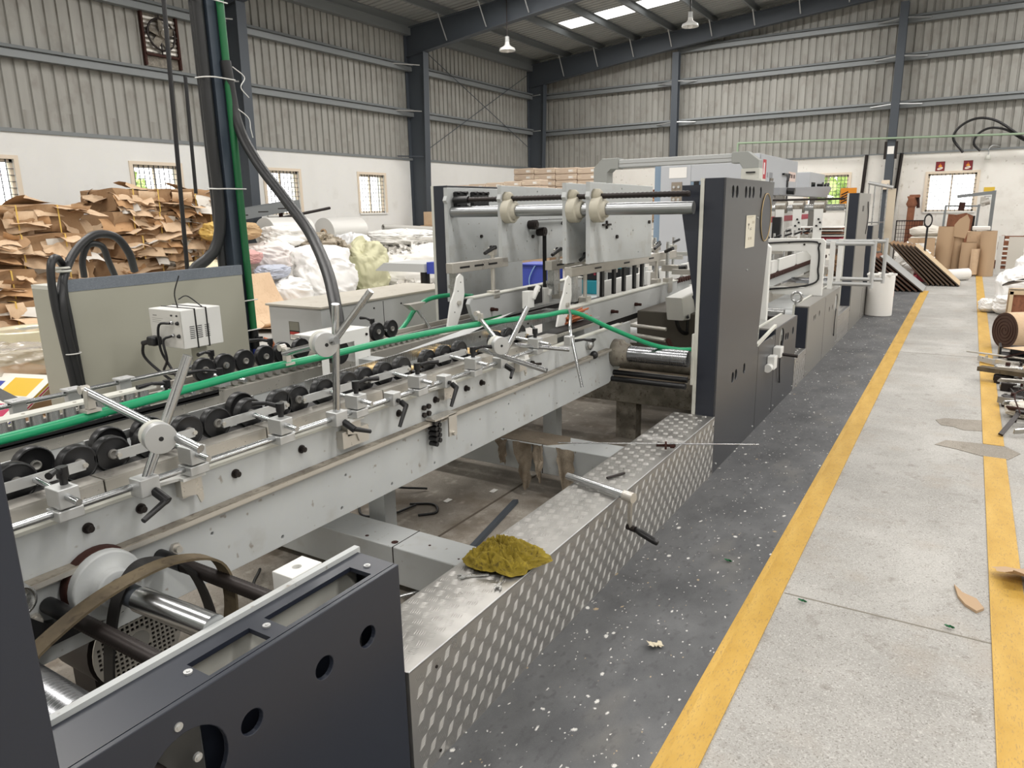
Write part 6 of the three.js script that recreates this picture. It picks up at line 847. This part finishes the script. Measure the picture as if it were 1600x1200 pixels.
thing('scrap_stand', 'grey angle iron stand holding rusty brown sheets before the window', 'stand', (add) => { for (const x of [-0.58, 0.12]) add('post', bar([x, 0, -21.5], [x + 0.03, 1.52, -21.5], 0.05, 0.05), M.girt); add('top_bar', bar([-0.56, 1.5, -21.5], [0.16, 1.48, -21.5], 0.04, 0.04), M.girt); add('rusty_sheet', prism('z', [[-0.52, 0.2], [0.0, 0.2], [0.06, 1.25], [-0.1, 1.32], [-0.3, 1.28], [-0.48, 1.3]], -21.56, -21.54), M.rustwood); add('mesh_panel', box(-0.1, 0.1, 0.6, 1.25, -21.6, -21.58), M.iron); add('hanging_can', cyl([-0.22, 1.38, -21.5], [-0.2, 1.58, -21.5], 0.07, 14), M.rust); });
thing('jib_motor', 'grey jib arm with small motor in front of the end wall window', 'hoist', (add) => { add('arm', bar([-0.34, 1.72, -22], [0.42, 1.8, -22], 0.08, 0.05), M.girt); add('motor', [cyl([0.2, 1.55, -22.0], [0.36, 1.6, -22.0], 0.09, 14), box(0.16, 0.28, 1.48, 1.7, -22.08, -21.92, 0.01)], M.inox); add('mast', box(0.4, 0.48, 0, 1.85, -22.2, -22.1), M.girt); });
// leaning boards
[[-0.6, -15.6, 6, 'front'], [-0.05, -16.9, 7, 'rear']].forEach(([xb, z, n, w], gi) => { for (let k = 0; k < n; k++) { const L = gi ? 1.12 : 0.98, a = (gi ? 0.74 : 0.69) + 0.012 * k, x = xb - k * (gi ? 0.085 : 0.1); const g = box(-L, 0, 0, 0.022, -0.5, 0.5, 0.002); g.rotateZ(-a).translate(x, 0.003, z); thing('leaning_board', `gap shaded brown board in the ${w} leaning stack by aisle end, ${['topmost', 'second', 'third', 'fourth', 'fifth', 'sixth', 'seventh'][k]} board`, 'board', (add) => { add('board', g, col(0x4a3f36, 0.8)); const f = box(-L + 0.002, -0.002, 0.0222, 0.0245, -0.495, 0.495); f.rotateZ(-a).translate(x, 0.003, z); add('face', f, k === 0 ? (gi ? M.wood : col(0xa9aaa8)) : gi ? M.cardDark : M.rustwood); }, { group: 'boards leaning at the aisle end' }); } });  // dark brown bodies hold the shadow of the gaps between boards
// standing kraft paper rolls
[[-0.44, -19.2, 0.17, 1.06, 'tall kraft paper roll, first left of the carton flap', M.kraft], [-0.18, -19.3, 0.13, 0.93, 'narrow kraft paper roll behind the tall one', M.kraft], [0.04, -19.0, 0.15, 0.72, 'short split kraft paper roll with open flap', M.kraft], [0.4, -19.0, 0.15, 0.97, 'tall kraft paper roll at the right of the group', M.kraft], [-0.76, -18.8, 0.17, 0.82, 'short kraft paper roll behind the leaning boards', M.kraft], [-1.0, -19.2, 0.15, 0.8, 'kraft paper roll half hidden at the left of the group', M.card]].forEach(([x, z, r, h, lab, m]) => thing('paper_roll', lab, 'paper roll', (add) => { add('paper', lathe([[r * 0.86, 0.02], [r, 0.0], [r * 1.02, h * 0.5], [r * 0.98, h], [r * 0.86, h]], [x, 0, z], [x + 0.03 * Math.sin(x * 9), 1, z], 26), m); add('inside', cyl([x, 0.03, z], [x, h - 0.06, z], r * 0.85, 20), M.cardDark); }, { group: 'kraft rolls standing at the aisle end' }));
solo('carton_flap', 'torn brown carton flap standing up among the kraft rolls', 'cardboard', prism('z', [[-0.3, 0.85], [-0.05, 0.8], [0.0, 1.0], [0.0, 1.2], [-0.06, 1.32], [-0.2, 1.22], [-0.28, 1.1]], -19.14, -19.12), M.kraft);
solo('carton_box', 'brown carton behind the split kraft roll', 'carton', box(-0.02, 0.26, 0, 0.95, -19.5, -19.2, 0.01), M.card);
solo('paper_bundle', 'small white paper bundle lying on top of the kraft carton', 'paper', box(0.06, 0.4, 0.975, 1.06, -19.45, -19.2, 0.02), M.paper);
solo('split_flap', 'curved kraft flap peeling from the short roll', 'cardboard', ribbon([[0.1, 0.02, -18.78], [0.16, 0.02, -18.74], [0.22, 0.02, -18.78], [0.25, 0.02, -18.9]].map(([x, y, z]) => [x, y + 0.3, z]), 0.55, 0.006, V(0, 1, 0), 16), M.card);
thing('white_roll', 'white paper roll lying on the floor before the kraft rolls', 'paper roll', (add) => { add('paper', lathe([[0.085, 0], [0.115, 0], [0.12, 0.45], [0.08, 0.47], [0.08, 0.4], [0.085, 0]], [-0.28, 0.12, -17.6], [0.24, 0.13, -18.0], 24), M.paper); add('core', cyl([-0.26, 0.12, -17.62], [0.05, 0.125, -17.86], 0.08, 18), M.rust); });
solo('foam_board', 'narrow white board standing right of the kraft rolls', 'board', box(0.58, 0.68, 0, 0.85, -19.4, -19.36), M.white); solo('foam_board', 'wide pale board standing near the right edge by the red crates', 'board', box(0.82, 1.12, 0, 0.78, -20.6, -20.55), col(0xcfcac0));
for (const [y, x, lab] of [[0, 0.62, 'lowest'], [0.22, 0.66, 'second'], [0.44, 0.64, 'third'], [0.6, 0.7, 'topmost']]) solo('red_crate', `brick red slatted crate beside the pale board, ${lab} one`, 'crate', [box(x, x + 0.5, y, y + 0.05, -21.6, -21.2), box(x, x + 0.5, y + 0.11, y + 0.18, -21.22, -21.2), box(x, x + 0.06, y, y + 0.18, -21.6, -21.2), box(x + 0.44, x + 0.5, y, y + 0.18, -21.6, -21.2)], M.rustwood);
for (const [k, [x, y]] of [[-0.85, 0], [-0.82, 0.2], [-0.88, 0.4], [-0.84, 0.6], [-0.86, 0.8]].entries()) solo('white_sack', `plump white sack in the stack left of the angle iron stand, ${['lowest', 'second', 'third', 'fourth', 'topmost'][k]}`, 'sack', lump(x, -20.2, 0.36, 0.24, 0.28, 60 + k, { y, n: 0.2, w: 0.1 }), col(0xd9d4c9), { group: 'white sacks by the end wall' });
thing('pallet_jack', 'black pallet jack handle rising before the white sacks', 'pallet jack', (add) => { add('shaft', cyl([-0.72, 0.2, -17.0], [-0.71, 1.12, -17.0], 0.02, 10), M.black); add('grip', clean(new THREE.TorusGeometry(0.09, 0.016, 8, 22)).scale(0.75, 1.35, 1).translate(-0.71, 1.24, -17.0), M.black); add('chassis', [box(-0.82, -0.62, 0.02, 0.25, -17.15, -16.95, 0.02), box(-0.95, -0.8, 0.04, 0.09, -18.2, -17.1), box(-0.6, -0.45, 0.04, 0.09, -18.2, -17.1)], M.red); });
shreds('carton_heap', 'heap of flattened cartons and packets left of the leaning boards', -2.1, -18.3, 0.5, 0.6, 0.85, 160, [M.card, M.paper, col(0x8d7f74), M.cardPale], 91, 0.34, M.cardDark);
shreds('paper_litter', 'white torn paper scraps heaped beside the sacks', -0.95, -18.2, 0.4, 0.5, 0.62, 120, [M.paper, col(0xdedad2)], 92, 0.26, M.paper);
thing('white_drum', 'tall white paper drum standing by the guard rails', 'drum', (add) => { add('body', lathe([[0, 0], [0.175, 0], [0.18, 0.02], [0.178, 0.3], [0.182, 0.58], [0.17, 0.6], [0.168, 0.55], [0, 0.5]], [-1.0, 0, -11.75], [-1.0, 1, -11.75], 32), M.paper); add('torn_rim', Array.from({ length: 7 }, (_, i) => { const a = i * 0.9; return bc(-1.0 + 0.17 * Math.cos(a), 0.6, -11.75 + 0.17 * Math.sin(a), 0.06, 0.03, 0.05, 0.005); }), M.paper); add('tape_patch', box(-0.835, -0.822, 0.28, 0.36, -11.8, -11.76), M.copper); });
// ---------- right edge of the aisle ----------
for (const [x, z, rx, h, rz, y, lab] of [[0.72, -12.9, 0.3, 0.62, 0.35, 0, 'white cloth sack slumped at the right edge of the aisle, tall one'], [0.36, -12.75, 0.13, 0.2, 0.14, 0, 'small white bag nearest the yellow line at right'], [0.62, -12.55, 0.22, 0.26, 0.2, 0, 'white bag in front of the slumped sack at right'], [1.0, -13.3, 0.4, 0.9, 0.4, 0, 'white cloth sack behind the slumped sack at the right edge']]) solo('cloth_sack', lab, 'sack', lump(x, z, rx, h, rz, Math.round(x * 100 + 7), { y, w: 0.35, n: 0.4 }), M.bag);
thing('wooden_crate', 'wooden crate with red brown panel at the right edge', 'crate', (add) => { add('frame', [box(0.56, 0.6, 0, 0.42, -12.2, -12.16), box(0.95, 0.99, 0, 0.42, -12.2, -12.16), box(0.56, 0.99, 0.38, 0.42, -12.2, -11.7), box(0.56, 0.6, 0, 0.42, -11.74, -11.7)], M.wood); add('panel', box(0.6, 0.95, 0, 0.38, -12.19, -11.72), M.rustwood); add('tray', bar([0.5, 0.5, -11.9], [0.9, 0.6, -12.0], 0.02, 0.3), M.iron); add('papers', [bc(0.66, 0.56, -11.9, 0.2, 0.01, 0.25), bc(0.8, 0.62, -11.95, 0.26, 0.01, 0.2)], M.paper); });
thing('felt_roll', 'large dark brown felt roll with spiral end at the right edge', 'roll', (add) => { const p = [0.46, 0.2, -9.6], q = [1.25, 0.2, -10.15]; add('roll', cyl(p, q, 0.2, 36), M.card); const d = V(...q).sub(V(...p)).normalize(), f = [p[0] - d.x * 0.004, p[1], p[2] - d.z * 0.004]; add('end_face', cyl(p, f, 0.198, 36), M.felt); const sp = []; for (let i = 0; i <= 90; i++) { const a = i * 0.33, r = 0.02 + 0.17 * i / 90; const u = V(-d.z, 0, d.x); sp.push([f[0] + u.x * r * Math.cos(a) - d.x * 0.003, f[1] + r * Math.sin(a), f[2] + u.z * r * Math.cos(a) - d.z * 0.003]); } add('spiral_layer', tube(sp, 0.0035, 260, 5), M.rust); });
const rs = rng(808), near = ['nearest', 'second nearest', 'third nearest', 'fourth nearest', 'fifth nearest', 'sixth nearest', 'seventh nearest', 'eighth nearest', 'ninth nearest', 'farthest'];
for (let i = 0; i < 10; i++) { const z = -6.0 - i * 0.3, x = 0.42 + 0.25 * rs(), a = rs() * 3, L = 0.2 + 0.25 * rs(), y = 0.04 + 0.12 * rs(); solo('scrap_bar', `rusty flat steel bar in scrap heap at right, ${near[i]}`, 'bar', bar([x - Math.cos(a) * L / 2, y, z - Math.sin(a) * L / 2], [x + Math.cos(a) * L / 2, y + (rs() - 0.5) * 0.1, z + Math.sin(a) * L / 2], 0.04, 0.012), [M.inox, M.rust, M.steel, M.wood][i % 4]); }
for (let i = 0; i < 10; i++) { const z = -5.95 - i * 0.29, x = 0.36 + 0.4 * rs(), s = 0.045 + 0.045 * rs(); thing('scrap_gearbox', `small ${['black motor', 'grey gear block', 'dark bracket casting'][i % 3]} in scrap heap at right, ${near[i]}`, 'scrap part', (add) => { add('body', [bc(x, s * 0.7, z, s * 2.2, s * 1.4, s * 1.6, 0.008)], i % 3 === 1 ? M.inox : M.iron); add('drum', cyl([x - s * 1.2, s * 0.9, z], [x + s * 1.5, s * 0.9, z + s * 0.4], s * 0.55, 14), i % 3 ? M.steel : M.black); add('lug', [bc(x + s, s * 0.2, z + s, s, s * 0.4, s * 0.8, 0.004), cyl([x, s * 1.3, z], [x, s * 1.8, z], s * 0.25, 8)], M.rust); }); }
for (let i = 0; i < 8; i++) { const z = -6.1 - i * 0.34, x = 0.3 + 0.3 * rs(), a = rs() * 3; solo('scrap_bracket', `bent steel bracket in scrap heap at right, ${near[i]}`, 'bracket', [prism('y', [[0, 0], [0.2, 0], [0.2, 0.03], [0.03, 0.03], [0.03, 0.16], [0, 0.16]], 0, 0.05), cyl([0.1, 0.05, 0.015], [0.1, 0.08, 0.015], 0.012, 8)].map((g) => g.rotateY(a).translate(x, 0.005 + 0.03 * rs(), z)), [M.iron, M.inox, M.panelGrey][i % 3]); }
solo('scrap_rod', 'long thin steel rod sticking out of the scrap heap over the aisle', 'rod', cyl([0.12, 0.06, -8.9], [0.75, 0.1, -8.4], 0.01, 8), M.inox); solo('scrap_plank', 'worn tapered wooden plank sticking out of the scrap heap', 'plank', prism('y', [[0.2, -7.72], [0.24, -7.8], [0.9, -7.62], [0.9, -7.46]], 0.09, 0.13), M.belt);
solo('scrap_spring_rack', 'dark ladder like spring strip in the scrap heap', 'strip', [bar([0.42, 0.03, -7.6], [0.52, 0.03, -6.7], 0.012, 0.02), bar([0.5, 0.03, -7.6], [0.6, 0.03, -6.7], 0.012, 0.02), ...Array.from({ length: 14 }, (_, i) => bar([0.42 + 0.1 * i / 14, 0.03, -7.55 + 0.8 * i / 14], [0.5 + 0.1 * i / 14, 0.03, -7.55 + 0.8 * i / 14], 0.008, 0.02))], M.iron);
solo('black_tray', 'black open frame tray at the back of the scrap heap', 'tray', [box(0.4, 0.8, 0.02, 0.05, -9.1, -8.85), box(0.4, 0.42, 0.05, 0.14, -9.1, -8.85), box(0.5, 0.75, 0.05, 0.13, -9.08, -8.9, 0.02)], M.black);
solo('scrap_cardboard', 'brown cardboard piece lying over the scrap heap', 'cardboard', prism('y', [[0.42, -8.6], [0.6, -8.75], [0.95, -9.05], [0.95, -8.6], [0.65, -8.45]], 0.17, 0.175), M.card);
thing('scrap_motor', 'black motor on open steel frame at the near end of scrap heap', 'motor', (add) => { add('frame', [bar([0.34, 0.02, -5.85], [0.46, 0.1, -6.25], 0.03, 0.012), bar([0.44, 0.1, -6.25], [0.75, 0.1, -6.2], 0.02, 0.04), bar([0.44, 0.02, -6.25], [0.44, 0.11, -6.25], 0.015, 0.03), bar([0.74, 0.02, -6.2], [0.74, 0.11, -6.2], 0.015, 0.03)], M.iron); add('motor', cyl([0.5, 0.06, -6.12], [0.68, 0.06, -6.12], 0.055, 18), M.black); add('wire', tube([[0.46, 0.1, -6.2], [0.42, 0.2, -6.35], [0.5, 0.22, -6.45], [0.55, 0.12, -6.4]], 0.005, 24, 6), M.rust); });
solo('scrap_bag', 'clear plastic bag lying among the scrap metal', 'bag', lump(0.52, -6.5, 0.14, 0.12, 0.12, 44, { w: 0.4 }), col(0xc9c3b6, 0.35));
solo('cardboard_scrap', 'small torn brown cardboard piece lying on the aisle floor', 'cardboard', prism('y', [[0.11, -3.36], [0.14, -3.3], [0.19, -3.27], [0.215, -3.2], [0.19, -3.16], [0.15, -3.2], [0.125, -3.26]], 0.001, 0.012), M.kraft);
solo('cardboard_scrap', 'pointed brown cardboard piece at the right frame edge', 'cardboard', curlSheet(0.3, 0.2, 0.25, 0.04, 17).rotateY(0.5).translate(0.42, 0.03, -3.55), M.kraft);
for (const [x, z, lab] of [[-0.42, -2.9, 'tiny green leaf scrap on the aisle near the left yellow line'], [0.1, -2.98, 'tiny green leaf scrap on the aisle near the right yellow line'], [-0.78, -3.1, 'tiny green leaf scrap on the grey floor strip']]) solo('leaf_scrap', lab, 'leaf', curlSheet(0.022, 0.014, 0.3, 0.002, 5).translate(x, 0.012, z), M.greenDark);
solo('dry_leaf', 'pale dry leaf lying on the grey floor strip', 'leaf', curlSheet(0.03, 0.06, 0.2, 0.005, 8).rotateY(-0.9).translate(-0.83, 0.015, -2.3), col(0xc9bfa6));
renderer.render(scene, camera);
